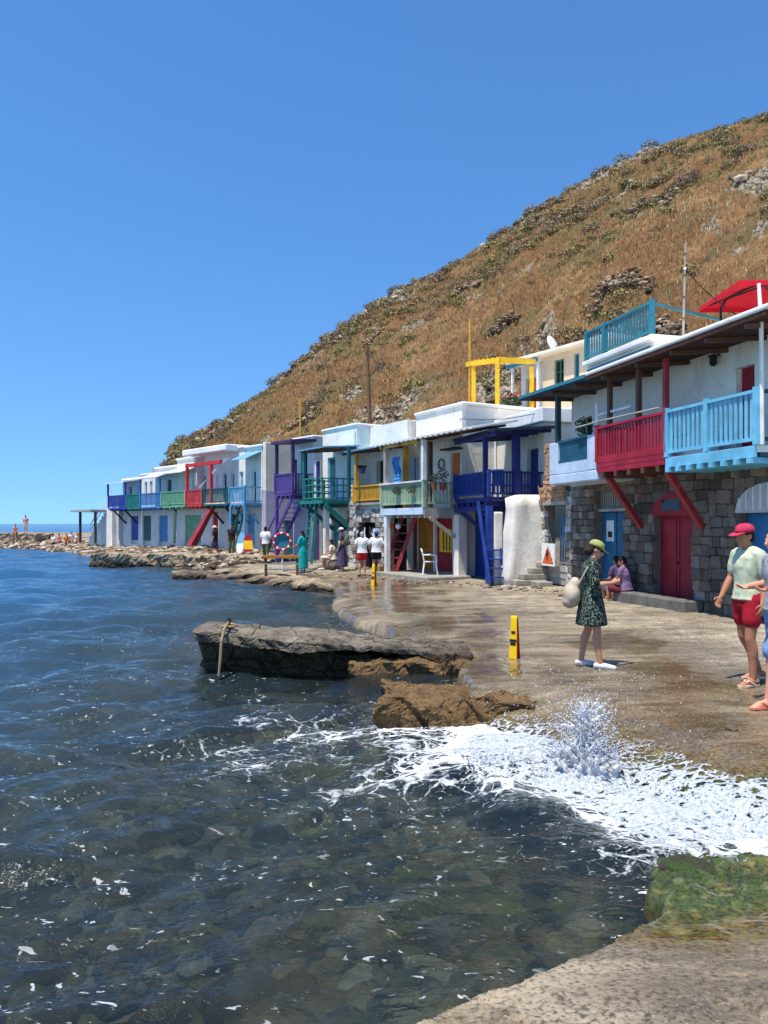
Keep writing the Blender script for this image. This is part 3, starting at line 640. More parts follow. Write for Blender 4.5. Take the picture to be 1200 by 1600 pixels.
def stones(p, u0, u1, z0, z1, v, holes, m, sz=(.42, .27), name='stone', jit=.05, seed=1, arch=None, depth=.16):
    """coursed stones, each its own mesh piece, set proud of recessed mortar"""
    r = random.Random(seed); protos = []
    for k in range(8):
        b = bmesh.new(); bmesh.ops.create_cube(b, size=1); bmesh.ops.bevel(b, geom=b.edges[:], offset=.1, segments=1, affect='EDGES')
        for vv in b.verts: vv.co += Vector((r.uniform(-.05, .05), r.uniform(-.1, .1), r.uniform(-.06, .06)))
        me = bpy.data.meshes.new(name+m); b.to_mesh(me); b.free(); me.materials.append(MATS[m]); protos.append(me)
    z = z0; n = 0
    while z < z1-.06:
        h = min(sz[1]*r.uniform(.7, 1.25), z1-z); u = u0-r.uniform(0, sz[0]*.5)
        while u < u1-.04:
            w_ = sz[0]*r.uniform(.55, 1.4); a, c = max(u, u0), min(u+w_, u1); u += w_
            if c-a < .07: continue
            mu, mz = (a+c)/2, z+h/2
            hit = any(a < h_[1]-.03 and c > h_[0]+.03 and z < h_[3]-.03 and z+h > h_[2]+.03 for h_ in holes) or (arch and arch(mu, mz))
            if hit:
                # shrink away from an opening if the centre lies outside it
                ok = False
                for h_ in holes:
                    if z < h_[3]-.03 and z+h > h_[2]+.03:
                        if a < h_[0] < c and h_[0]-a > .1: c = h_[0]; ok = True; break
                        if a < h_[1] < c and c-h_[1] > .1: a = h_[1]; ok = True; break
                if not ok or (arch and arch((a+c)/2, mz)): continue
                mu = (a+c)/2
            link(protos[n % 8], name, p, (mu, v-depth/2+r.uniform(-.02, .03), mz), (0, r.uniform(-.04, .04), 0), (c-a-.006, depth, h-.004)); n += 1
        z += h
    return n
def arch_panel(u0, u1, z0, zs, zt, y0, y1, n=10):
    """flat-bottomed panel with an arched head"""
    c = (u0+u1)/2; r_ = (u1-u0)/2; P_ = [(u0, z0), (u1, z0)]+[(c+r_*math.cos(math.pi*i/n), zs+(zt-zs)*math.sin(math.pi*i/n)) for i in range(n+1)]
    return MB().prism(P_, y0, y1, 'y')
# ================================================================ stone houses with the light blue, red and white balconies (near, on the right)
A = Frame(1082, 15.9, 14)
G0 = .44
uA0 = A.u(1330); u1a = A.u(1041, 1.0); u1b = A.u(933, 1.0); u1c = A.u(893); VB = 1.0
def stone_front(h, ua, ub, holes, arch, z1, seed):
    wall_skin(h, ua, ub, G0-.3, z1, holes, 'dark_mortar', v=-.03, rev=.33)
    body(h, ua, ub, G0-.3, z1, 5, 'grey_wall', v=-.12, rev=.36)
    stones(h, ua, ub, G0-.05, z1, .03, holes, 'stone_block', (.33, .22), seed=seed, arch=arch)
def arch_test(a, b, zs, zt):
    c, r_ = (a+b)/2, (b-a)/2
    return lambda u, z: z > zs and ((u-c)/(r_+.08))**2+((z-zs)/(zt-zs+.08))**2 < 1
# --- house with light blue balcony
h = A.house('house', 'stone house with light blue slatted balcony above an arched blue door')
d0, d1 = A.u(1150)-1.75, A.u(1150); zs, zt = 2.42, 2.95
stone_front(h, uA0, u1a, [(d0, d1, G0-.3, zs)], arch_test(d0, d1, zs, zt), 3.25, 3)
D = MB().box(d0, d1, -.3, -.26, G0, zs).build('door', 'door_blue', h)
for i in range(2):
    a = d0+(d1-d0)*i/2; MB().box(a+.02, a+(d1-d0)/2-.02, -.26, -.22, G0+.03, zs-.02).build('door_leaf', 'door_blue', D)
arch_panel(d0, d1, zs-.02, zs, zt, -.03, .025).build('fanlight', 'grey_wall', h)
for i in range(9):
    a = d0+(d1-d0)*(i+.7)/9.4; t_ = abs((a-(d0+d1)/2)/((d1-d0)/2)); MB().box(a-.015, a+.015, -.0, .045, zs+.03, zs+(zt-zs)*math.sqrt(max(0, 1-t_*t_))-.02).build('bar', 'white_paint', h)
ub0 = A.u(1183, VB); ub1 = A.u(1043, VB)
bal = deck(h, ub0, ub1, 0, VB, 3.38, 3.5, 'white_paint'); 
MB().box(ub0, ub1, VB+.002, VB+.05, 3.3, 3.48).build('fascia', 'light_blue', bal)
for i in range(8): u = ub0+.1+(ub1-ub0-.2)*i/7; MB().box(u-.05, u+.05, .02, VB+.09, 3.2, 3.3).build('joist', 'light_blue', bal)
MB().box(ub0, ub1, .01, VB-.06, 3.31, 3.375).build('underside', 'teal_dark', bal)
um = A.u(1105, VB)
railing(bal, (ub0, VB), (um, VB), 3.5, 4.42, 'light_blue', .125, .065)
railing(bal, (um, VB), (ub1, VB), 3.5, 4.42, 'light_blue', .125, .065, post_ends=(False, True))
railing(bal, (ub0, VB-.08), (ub0, .02), 3.5, 4.42, 'dark_green', .2, .07, post_ends=(False, False))
a, c = A.u(1129), A.u(1110); e, f = A.u(1179), A.u(1150)
wall_skin(h, uA0, u1a, 3.25, 5.68, [(e, f, 3.5, 5.15)], 'white_wall')
body(h, uA0, u1a, 3.25, 5.68, 5, 'white_wall')
D = door(h, e, f, 3.5, 5.15, 'door_red', -.14, 3)
lu = A.u(1150)+.45; lz = A.z(1128, 553, .1)
L = MB().loft([(lu, 0, lz+.02), (lu, .12, lz+.1), (lu, .16, lz)], .014, 6).box(lu-.05, lu+.05, .11, .21, lz-.17, lz-.02).build('wall_lantern', 'black_iron', h)
MB().box(lu-.07, lu+.07, .09, .23, lz-.02, lz+.01).box(lu-.035, lu+.035, .125, .195, lz-.2, lz-.17).build('lantern_cap', 'black_iron', L)
uc0 = A.u(1197, 1.3); uc1 = u1a
canopy(h, uc0, uc1, .0, 1.3, 5.6, 5.48, 'reed', .08, beams=3)
MB().box(uc0-.1, uc1, 1.0, 1.32, 5.57, 5.66).build('roof_edge', 'white_roof', h, bev=.03)
roof(h, uA0, u1a, 5.69, 5.2, v=1.0, th=.1)
post(h, A.u(1037, VB), VB-.05, 3.5, 5.47, .1, 'old_red')
MB().loft([(A.u(1195, .9), .95, 3.5), (A.u(1195, .9), .97, 5.5), (A.u(1195, .9)+.02, 1.0, 6.15)], [.035, .035, .028], 8).build('bamboo_post', 'white_paint', h)
MB().loft([(A.u(1179, .6), .7, 4.45), (A.u(1120, .6), .66, 4.47)], .022, 6).build('washing_pole', 'white_paint', h)
# --- house with red balcony
h = A.house('house', 'stone house with crimson balcony and red arched door below')
d0, d1 = A.u(1082), A.u(1020); zs, zt = 2.42, 2.86
stone_front(h, u1a, u1b, [(d0, d1, G0-.3, zs)], arch_test(d0, d1, zs, zt), 3.25, 5)
D = MB().box(d0, d1, -.28, -.24, G0, zs).build('door', 'door_red', h); hw = (d1-d0)/2
for i in range(2):
    x = d0+hw*i; MB().box(x+.015, x+hw-.015, -.24, -.2, G0+.02, zs-.03).build('door_leaf', 'door_red', D)
    for z_ in ((.55, 1.35), (1.45, 2.3)): MB().box(x+.12, x+hw-.12, -.2, -.185, z_[0], z_[1]).build('panel', 'door_red', D)
MB().ball((d0+hw+.06, -.18, 1.35), .03, 8, 6).build('handle', 'iron', D)
arch_panel(d0, d1, zs-.02, zs, zt, -.03, .025).build('arch_head', 'door_red', h)
MB().box(d0+.38, d1-.38, -.02, .035, zs+.06, zs+.3).build('arch_window', 'glass_dark', h)
MB().box(d0+.01, d1-.01, -.1, .0, zs-.05, zs+.03).build('lintel', 'door_red', h)
ub0, ub1 = A.u(1041, VB), A.u(934, VB)
bal = deck(h, ub0, ub1, 0, VB, 3.36, 3.44, 'crimson', .12, 'brown_wood', 5)
for i in range(3): MB().box(ub0+.01, ub1-.01, VB-.01+.004*i, VB+.025+.004*i, 3.36+.11*i+.004, 3.36+.11*(i+1)-.004).build('board', 'crimson', bal)
railing(bal, (ub0, VB), (ub1, VB), 3.6, 4.42, 'crimson', .115, .06, low=.1)
railing(bal, (ub1, VB-.08), (ub1, 0.05), 3.6, 4.42, 'crimson', .16, .06, post_ends=(False, False))
MB().loft([(ub0+.15, VB+.05, 4.5), (ub1-.2, VB+.06, 4.53), (A.u(905, VB), VB+.1, 4.5)], .02, 6).build('washing_line_pole', 'grey_wood', bal)
for px in (1040, 950): pass
strut(h, (A.u(1098, .02), .03, 2.12), (A.u(1043, VB-.1), VB-.1, 3.24), .12, 'old_red'); strut(h, (A.u(1003, .02), .03, 2.12), (A.u(951, VB-.1), VB-.1, 3.24), .12, 'old_red')
a, c = A.u(1129), A.u(1110); e, f = A.u(985), A.u(965)
ut0 = A.u(1020)
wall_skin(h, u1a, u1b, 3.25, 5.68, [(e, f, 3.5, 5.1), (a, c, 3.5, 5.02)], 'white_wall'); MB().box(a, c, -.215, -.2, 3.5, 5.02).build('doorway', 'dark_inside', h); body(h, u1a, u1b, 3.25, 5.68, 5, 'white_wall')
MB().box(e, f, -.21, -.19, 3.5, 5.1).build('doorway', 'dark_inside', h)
canopy(h, uc1, u1b, .0, 1.3, 5.6, 5.48, 'reed', .08, beams=2)
MB().box(uc1+.003, u1b, 1.0, 1.32, 5.57, 5.66).build('roof_edge', 'white_roof', h, bev=.03)
for px in (998, 953): post(h, A.u(px, .9), .9, 3.5, 5.47, .1, 'brown_wood')
MB().box(u1a, ut0, -5, .9, 5.69, 5.78).build('roof', 'white_roof', h, bev=.03)
MB().box(A.u(1075, .4), A.u(965, .4), .03, .5, G0-.3, G0+.2).build('bench_step', 'dark_concrete', h, bev=.03)
# roof terrace with teal railing
ut1 = A.u(918)
MB().box(ut0, ut1, -4, -.02, 5.69, 6.3).build('terrace_wall', 'white_wall', h)
T = MB().box(ut0-.1, ut1+.1, -4, .12, 6.3, 6.44).build('terrace', 'white_roof', h, bev=.03)
MB().box(ut0+.1, ut1, -.015, .02, 6.16, 6.22).build('trim', 'terrace_teal', T)
um = A.u(945, .02)
railing(T, (ut0, .02), (um, .02), 6.44, 7.2, 'terrace_teal', .115, .055); railing(T, (um, .02), (ut1, .02), 6.44, 7.2, 'terrace_teal', .115, .055, post_ends=(False, True))
MB().bar((ut0, -.05, 7.14), (ut0+.05, -3.2, 6.7), .05, .05).build('stair_rail', 'terrace_teal', T)
MB().loft([(ut0-.03, .0, 6.4), (ut0-.03, .0, 7.75)], .02, 6).build('pole', 'brown_wood', T)
# --- house with white balcony and teal panel
h = A.house('house', 'house with white boxed balcony, teal slatted panel and tall teal door below')
d0, d1 = A.u(975), A.u(929); ztop = A.z(950, 766)
stone_front(h, u1b, u1c, [(d0, d1, G0-.3, ztop)], None, 3.2, 8)
zd = A.z(950, 799); D = MB().box(d0, d1, -.3, -.26, G0, zd).build('door', 'door_teal', h); hw = (d1-d0)/2
for i in range(2): MB().box(d0+hw*i+.02, d0+hw*(i+1)-.02, -.26, -.22, G0+.03, zd-.03).build('door_leaf', 'door_teal', D)
PO = MB().box(d0+hw+.12, d0+hw+.12+.36, -.22, -.214, 1.75, 2.28).build('poster', 'white_paint', D); MB().box(d0+hw+.2, d0+hw+.4, -.2135, -.21, 1.85, 2.0).build('poster_print', 'black_iron', PO)
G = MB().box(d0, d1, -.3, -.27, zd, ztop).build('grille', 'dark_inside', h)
for i in range(13): u = d0+(d1-d0)*(i+.5)/13; MB().box(u-.018, u+.018, -.2, -.16, zd+.06, ztop).build('bar', 'grey_wood', G)
MB().box(d0, d1, -.22, -.1, zd, zd+.07).build('door_head', 'grey_wood', h)
ub0, ub1 = A.u(932, VB), A.u(858, VB)
bal = MB().box(ub0, ub1, 0, VB, 3.2, 3.45).build('balcony', 'blue_white', h, bev=.03)
pa, pb = A.u(917, VB), A.u(871, VB)
MB().box(ub0, pa, VB-.18, VB, 3.452, 4.28).build('parapet', 'blue_white', bal, bev=.02); MB().box(pb, ub1, VB-.18, VB, 3.452, 4.28).build('parapet', 'blue_white', bal, bev=.02); MB().box(pa, pb, VB-.178, VB-.002, 3.452, 3.72).build('parapet', 'blue_white', bal)
MB().box(ub1-.18, ub1, 0, VB-.182, 3.452, 4.28).build('parapet', 'blue_white', bal, bev=.02)
railing(bal, (pa, VB-.05), (pb, VB-.05), 3.66, 4.3, 'teal_dark', .1, .085, post_ends=(False, False))
wall_skin(h, u1b, u1c, 3.2, 5.68, [(A.u(925), A.u(908), 3.5, 5.0)], 'white_wall'); body(h, u1b, u1c, 3.2, 5.68, 5, 'white_wall')
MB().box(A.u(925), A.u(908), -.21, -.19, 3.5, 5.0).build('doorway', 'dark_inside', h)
canopy(h, u1b, A.u(812, 1.3), -.3, 1.3, 5.62, 5.5, 'dark_sheet', .06, beams=3, z_edge2=5.58)
MB().bar((u1b, 1.3, 5.58), (A.u(812, 1.3), 1.3, 5.66), .06, .08).build('canopy_edge', 'terrace_teal', h)
post(h, A.u(872, .95), .95, 4.28, 5.46, .12, 'dark_green'); post(h, A.u(931, .95), .9, 4.3, 5.0, .09, 'white_paint')
MB().bar((A.u(985, .9), .9, 4.72), (A.u(934, .9), .9, 4.72), .05, .05).build('crossbar', 'white_paint', h)
roof(h, u1b, u1c, 5.70, 5, v=.1, th=.1)
# ---------------------------------------------------------------- derelict boat house
u2 = A.u(846)
h = A.house('derelict_boathouse', 'derelict boat house with rubble upper wall and pale corrugated doors')
wall_skin(h, u1c, u2, G0-.3, 2.75, [(u1c+.35, u2-.25, G0-.3, 2.72)], 'mortar', v=-.1)
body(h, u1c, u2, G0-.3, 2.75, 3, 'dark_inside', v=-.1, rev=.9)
stones(h, u1c, u1c+.35, G0-.1, 3.1, .0, [], 'rubble', (.24, .2), seed=21); stones(h, u2-.25, u2+.15, G0-.1, 2.8, .04, [], 'rubble', (.2, .17), seed=22)
MB().box(u1c+.2, u2, -1, .1, 2.72, 2.84).build('beam', 'grey_wood', h, bev=.02)
stones(h, u1c+.3, u2-.05, 2.84, 3.25, .1, [], 'brick_orange', (.24, .12), seed=23, name='brick')
stones(h, u1c+.62, u2-.05, 3.25, 3.5, .0, [], 'brick_orange', (.24, .12), seed=24, name='brick')
stones(h, u2-.28, u2, 3.5, 4.6, -.1, [], 'brick_orange', (.15, .13), seed=25, name='brick')
MB().box(u1c+.1, u2-.05, -1.2, -.1, 2.84, 3.5).build('rubble_core', 'mortar', h)
dz0 = A.z(870, 880); dz1 = A.z(870, 808)
n_ = 16; D = None; b = MB()
for i in range(n_):
    a = u1c+.36+(u2-u1c-.62)*i/n_; c = u1c+.36+(u2-u1c-.62)*(i+1)/n_; y = -.5+(.035 if i % 2 else 0); b.box(a, c, y-.02, y, dz0, dz1)
b.build('corrugated_door', 'blue_sheet', h)
for k in range(3): MB().box(u1c+.36, u2-.26, -.5, -.1+.02*k, G0+.02+.19*k, G0+.2+.19*k).build('board', 'grey_wood', h)
MB().box(u1c+.9, u2-.2, .1, .55, G0-.1, G0+.1).build('step', 'concrete', h, bev=.02)
MB().loft([(u2-.1, .15, 3.3), (u2-.35, .2, 2.95), (u2-.6, .18, 2.55), (u2-.95, .15, 2.45)], .018, 6).build('cable', 'brown_wood', h)
# ================================================================ blue balcony house
B = Frame(764, 22.93, 18, 1.85); GB = .5
h = B.house('house', 'white house with navy blue balcony, blue posts and steep blue stair')
uB1 = 3.35
e0, e1 = .35, .95
holes = [(B.u(841), B.u(824), 3.1, 4.55)]
wall_skin(h, 0, uB1, GB-.2, 5.3, holes+[(.5, 2.0, GB-.2, 2.5)], 'white_wall'); body(h, 0, uB1, GB-.2, 5.3, 3.5, 'white_wall')
door(h, holes[0][0], holes[0][1], 3.1, 4.55, 'navy', -.14, 3)
DD = door(h, .5, 2.0, GB, 2.5, 'deep_blue', -.12, 8, 'navy')
bal = deck(h, .0, 2.55, 0, 1.85, 2.86, 3.0, 'navy', .14, 'navy', 6)
railing(bal, (.0, 1.85), (2.55, 1.85), 3.0, 3.78, 'deep_blue', .1, .055); railing(bal, (0, 1.77), (0, .85), 3.0, 3.78, 'navy', .1, .055, mid=3.35, post_ends=(False, True)); railing(bal, (0, .85), (0, .05), 3.0, 3.78, 'navy', .1, .055, mid=3.35, post_ends=(False, False))
canopy(h, -.55, 2.5, -.1, 1.95, 5.06, 4.9, 'dark_sheet', .08, beams=5, bm_='navy'); MB().bar((-.5, 1.85, 4.85), (2.45, 1.85, 4.85), .12, .12).build('beam', 'navy', h)
post(h, .25, 1.85, 3.0, 4.79, .13, 'navy'); post(h, 0, .95, 3.0, 4.95, .2, 'navy')
post(h, .0, 1.85, GB-.1, 2.72, .17, 'deep_blue'); MB().bar((-.05, 1.8, 2.65), (2.6, 1.8, 2.65), .12, .14).build('beam', 'navy', h)
strut(h, (1.5, .2, 1.15), (2.35, 1.72, 2.58), .13, 'navy')
ladder(h, (-.42, 1.78, GB-.05), (.5, 1.72, 2.86), .52, 'deep_blue', 9, (0, 1, 0), 'stair', .16, .06)
pw = MB().box(B.u(790, .9), B.u(742, .9), .84, .86, GB-.1, 2.8).build('plank_wall', 'navy', h)
for i in range(9): x0 = B.u(790, .9); dx = (B.u(742, .9)-x0)/9; MB().box(x0+dx*i+.01, x0+dx*(i+1)-.01, .86, .89, GB-.1, 2.8).build('plank', 'deep_blue', pw)
roof(h, -.1, uB1, 5.3, 4.2, v=.15, th=.45)
MB().box(.0, 4.5, -7.5, -2.2, 5.3, 6.15).build('upper_wall', 'white_wall', h, bev=.04)
# lumpy white stair wall in front of the near end
b = bmesh.new(); bmesh.ops.create_cube(b, size=1); bmesh.ops.subdivide_edges(b, edges=b.edges[:], cuts=7, use_grid_fill=True)
for vv in b.verts:
    x, y, z = vv.co; z01 = z+.5; w_ = 1.0+.10*math.sin(z01*5)+.05*math.sin(y*9+z*7)
    vv.co = Vector((x*.5*w_-.42+.03*math.sin(y*11+z*5), .8+y*(1.35+.16*math.cos(z01*3.0)+.06*math.sin(z*13)), GB-.2+z01*2.75-.12*max(0, abs(y)-.3)*4*z01))
me = bpy.data.meshes.new('buttress'); b.to_mesh(me); b.free(); me.materials.append(MATS['white_wall']); me.polygons.foreach_set('use_smooth', [True]*len(me.polygons)); link(me, 'stair_wall', h)
MB().box(-.1, .06, 1.42, 1.72, GB-.2, 2.55).build('stair_pier', 'white_wall', h, bev=.05)
for k in range(4): MB().box(-1.0+.02*k, -.35, .3, 1.5-.28*k, GB-.1+.17*k, GB+.07+.17*k-.003).build('stone_step', 'concrete', h, bev=.03)
# ================================================================ green balcony house
Gf = Frame(662, 25.2, 28, 1.5); GG = .5
h = Gf.house('house', 'white house with sage green slatted balcony over red and ochre doors')
uG1 = Gf.u(597, 1.5)+.12; Z0, Z1 = 2.72, 3.58
bd = (Gf.u(655), Gf.u(642)); od = (Gf.u(719), Gf.u(704))
zo = Gf.z(711, 708); zb = Gf.z(648, 711)
oc = (Gf.u(677), Gf.u(648)); rd = (Gf.u(707), Gf.u(679))
low = [(rd[0], rd[1], GG-.2, 2.4), (oc[0], oc[1], GG-.2, 2.45)]
wall_skin(h, 0, uG1, GG-.2, 6.2, low+[(bd[0], bd[1], Z0, zb), (od[0], od[1], Z0, zo)], 'white_wall'); body(h, 0, uG1, GG-.2, 6.2, 5.5, 'white_wall')
door(h, *bd, Z0, zb, 'steel_blue', -.12, 2, 'white_paint'); door(h, *od, Z0, zo, 'orange_door', -.12, 2)
MB().box(od[0]-.15, od[1]+.15, .0, .35, zo+.1, zo+.16).build('door_hood', 'black_iron', h)
D = door(h, *rd, GG, 2.4, 'door_red', -.12, 3)
MB().box(rd[0]+.2, rd[1]-.2, -.105, -.085, 1.2, 2.0).build('window', 'yellow', D); 
for k in range(3): MB().box(rd[0]+.26+k*.2, rd[0]+.34+k*.2, -.085, -.075, 1.25, 1.95).build('glazing_bar', 'brown_wood', D)
door(h, *oc, GG, 2.45, 'ochre', -.12, 5)
MB().box(oc[1]+.05, uG1-.05, .003, .03, GG, 2.5).build('panel', 'brown_wood', h)
bal = deck(h, 0, uG1-.1, 0, 1.5, 2.56, Z0, 'grey_wood', .16, 'grey_wood', 6)
MB().box(-.02, uG1-.1, 1.502, 1.56, 2.5, 2.73).build('fascia', 'blue_white', bal)
MB().box(-.06, -.002, 0, 1.5, 2.38, 2.7).build('fascia', 'grey_wood', bal)
railing(bal, (0, 1.5), (uG1-.1, 1.5), Z0, Z1, 'sage', .105, .06, low=.16, top_m='grey_wood'); railing(bal, (0, 1.42), (0, .05), Z0, Z1, 'sage', .13, .05, low=.16, top_m='grey_wood', post_ends=(False, False))
MB().box(0, uG1, 1.46, 1.58, Z1-.0, Z1+.05).build('shelf', 'white_paint', bal)
for u_, m_ in ((.0, 'white_paint'), (Gf.u(603, 1.5), 'grey_wood')): post(h, u_, 1.5, Z1+.05, 4.95, .14, m_)
post(h, Gf.u(634, .9), .9, Z0, 4.95, .16, 'mustard'); post(h, Gf.u(672, 1.0), 1.0, Z0, 4.95, .14, 'brown_wood')
canopy(h, Gf.u(737, 1.65), uG1+.35, -.05, 1.65, 5.3, 4.98, 'white_sheet', .05, True, beams=5)
MB().bar((0, 1.5, 4.93), (uG1, 1.5, 4.93), .1, .1).build('beam', 'mustard', h)
post(h, Gf.u(605, 1.45), 1.45, GG-.25, 2.5, .17, 'white_paint')
post(h, -.2, .2, GG-.25, 2.5, .3, 'white_wall', 'pillar', .34)
strut(h, (-.15, .4, 1.75), (-.05, 1.3, 2.4), .11, 'grey_wood')
ladder(h, (uG1-.25, 1.25, GG), (uG1-.85, .75, 2.56), .8, 'old_red', 7, (1, .1, 0), 'ladder_stair', .14, .06)
MB().box(-.6, uG1+.1, .0, 1.75, GG-.4, GG-.02).build('threshold', 'concrete', h, bev=.04)
roof(h, -.1, uG1, 6.2, 5.6, v=.08, th=.1)
HG = h
# ================================================================ yellow balcony house over a stone arch
Yf = Frame(597, 28.2, 30, 1.1)
h = Yf.house('house', 'house with yellow railing above a rubble stone arch')
uY1 = Yf.u(557, 1.1)+.2; uY2 = Yf.u(543, .95); az = Yf.z(575, 818, .95)
wall_skin(h, .0, uY2, GG-.2, 6.1, [(Yf.u(600), Yf.u(588), 3.0, 4.7)], 'white_wall'); body(h, 0, uY2, GG-.2, 6.1, 5, 'white_wall')
MB().box(max(0, Yf.u(600)), Yf.u(588), -.21, -.19, 3.0, 4.7).build('doorway', 'glass_dark', h)
a0, a1 = .55, uY2-.75
holes = [(a0, a1, GG-.2, 1.55)]
at_ = arch_test(a0, a1, 1.55, 2.35)
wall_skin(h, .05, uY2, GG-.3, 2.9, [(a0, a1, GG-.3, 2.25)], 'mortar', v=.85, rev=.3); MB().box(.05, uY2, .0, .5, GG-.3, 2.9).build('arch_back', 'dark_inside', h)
stones(h, .05, uY2, GG-.2, 2.92, .98, holes, 'rubble', (.26, .2), seed=31, arch=at_)
stones(h, uY2-.55, uY2, 2.92, 3.75, .98, [], 'rubble', (.24, .18), seed=32)
rr = random.Random(4)
for k in range(14): u_ = a0+rr.random()*(a1-a0); MB().loft([(u_, .88, 2.1-.3*abs((u_-a0)/(a1-a0)-.5)), (u_+rr.uniform(-.1, .1), .9, 1.8), (u_+rr.uniform(-.15, .15), .88, 1.3+rr.random()*.4)], [.03, .05, .02], 6).build('hanging_gourd', rr.choice(['white_paint', 'grey_wood', 'black_iron']), h)
bal = deck(h, .0, uY1, 0, 1.1, 2.9, 3.0, 'grey_wood'); railing(bal, (0.06, 1.1), (uY1, 1.1), 3.0, 3.66, 'mustard', .1, .055); railing(bal, (uY1, 1.0), (uY1, .05), 3.0, 3.66, 'mustard', .1, .055, post_ends=(False, False))
post(h, uY1-.1, 1.05, 3.0, 4.95, .14, 'mustard'); canopy(h, -.1, uY2+.3, 0, 1.3, 5.15, 5.0, 'blue_sheet', .05, beams=4)
# ================================================================ sea green balcony house
Tf = Frame(503, 30, 34, 1.6); GT = .6
h = Tf.house('house', 'white house with sea green rounded balcony and teal ladder')
uT1 = Tf.u(468, 1.6); 
dw = (Tf.u(535), Tf.u(519)); up1 = (Tf.u(524), Tf.u(512)); up2 = (Tf.u(500), Tf.u(490)); pd = (Tf.u(499), Tf.u(486))
wall_skin(h, 0, uT1+.9, GT-.3, 6.15, [(dw[0], dw[1], GT-.3, 2.35), (up1[0], up1[1], 3.12, 5.0), (up2[0], up2[1], 3.12, 5.0), (pd[0], pd[1], GT-.3, 2.5)], 'white_wall'); body(h, 0, uT1+.9, GT-.3, 6.15, 5, 'white_wall')
door(h, *dw, GT, 2.35, 'sea_green', -.12, 3); door(h, *up1, 3.12, 5.0, 'dark_teal', -.12, 2, 'sky_blue'); door(h, *up2, 3.12, 5.0, 'navy', -.12, 2, 'white_paint'); door(h, *pd, GT, 2.5, 'dark_purple', -.12, 3)
bal = deck(h, 0, uT1, 0, 1.6, 2.98, 3.12, 'sea_green', .12, 'dark_teal', 5)
pts = [(0, .05), (0, 1.2), (.12, 1.5), (.4, 1.6), (uT1-.5, 1.6), (uT1-.12, 1.45), (uT1, 1.1), (uT1, .1)]
for k in range(4):
    z = 3.2+.26*k; MB().loft([(*p_, z) for p_ in pts], .03, 6).build('rail', 'sea_green', bal)
for i, (a, c) in enumerate(zip(pts, pts[1:])):
    L_ = math.dist(a, c); n_ = max(1, int(L_/.28))
    for k in range(n_): t_ = k/n_; MB().box(-.025, .025, -.025, .025, 3.12, 4.02).build('baluster', 'sea_green' if i > 1 else 'steel_blue', bal, loc=(a[0]+(c[0]-a[0])*t_, a[1]+(c[1]-a[1])*t_, 0))
post(h, Tf.u(531, 1.5), 1.1, 3.12, 5.15, .12, 'dark_teal'); post(h, uT1-.2, 1.5, 3.12, 5.1, .1, 'sea_green')
canopy(h, -.2, uT1, -.05, 1.7, 5.3, 5.15, 'blue_sheet', .05, beams=4)
strut(h, (.1, .15, 1.95), (.05, 1.45, 2.95), .16, 'sea_green'); strut(h, (.7, .1, 1.95), (.65, 1.4, 2.95), .13, 'dark_teal'); strut(h, (uT1-.2, .1, 1.95), (uT1-.2, 1.45, 2.95), .14, 'sea_green')
ladder(h, (.95, 1.7, GT), (1.15, 1.35, 3.0), .55, 'sea_green', 8, (1, 0, 0), 'ladder_stair', .12, .05)
post(h, .45, 1.15, GT-.2, 2.98, .2, 'white_wall', 'pillar')
roof(h, 0, uT1+.9, 6.15, 5, v=.06, th=.1)
# ================================================================ purple balcony house
Pf = Frame(457, 34, 38, 1.1); GP = .75
h = Pf.house('house', 'white house with purple balcony, dark purple canopy and outside stair')
uP1 = Pf.u(430, 1.1); w1 = (Pf.u(480), Pf.u(470)); w2 = (Pf.u(464), Pf.u(456)); dl = (Pf.u(458), Pf.u(443))
wall_skin(h, 0, uP1+.25, GP-.4, 3.5, [(dl[0], dl[1], GP-.4, 2.35)], 'lilac_wall'); body(h, 0, uP1+.25, GP-.4, 3.5, 4, 'lilac_wall')
wall_skin(h, 0, uP1+.25, 3.5, 6.1, [(w1[0], w1[1], 3.9, 5.5), (w2[0], w2[1], 3.56, 5.2)], 'white_wall'); body(h, 0, uP1+.25, 3.5, 6.1, 4, 'white_wall')
door(h, *dl, GP, 2.35, 'dark_teal', -.12, 3); window(h, *w1, 3.9, 5.5, 'dark_purple'); door(h, *w2, 3.56, 5.2, 'dark_purple', -.12, 2)
bal = deck(h, 0, uP1, 0, 1.1, 3.44, 3.56, 'purple', .1, 'purple', 4)
railing(bal, (0, 1.1), (uP1, 1.1), 3.56, 4.44, 'purple', .085, .07, low=.06); railing(bal, (0, 1.02), (0, .05), 3.56, 4.44, 'purple', .2, .06, post_ends=(False, False)); railing(bal, (uP1, 1.02), (uP1, .05), 3.56, 4.44, 'purple', .1, .06, post_ends=(False, False))
for u_ in (.05, uP1-.05): post(h, u_, 1.05, 4.44, 5.8, .13, 'dark_purple')
post(h, uP1-.05, 1.05, GP-.3, 3.44, .13, 'purple')
canopy(h, -.1, uP1+.15, -.1, 1.25, 5.9, 5.8, 'dark_purple', .12)
ladder(h, (uP1+.95, .75, GP), (.1, .7, 3.44), .6, 'purple', 12, (0, 1, 0), 'stair', .2, .07); MB().bar((uP1+.95, 1.05, GP+.85), (.5, 1.02, 3.9), .05, .06).build('hand_rail', 'purple', h)
roof(h, 0, uP1+.25, 6.1, 4.5, v=.05, th=.1)
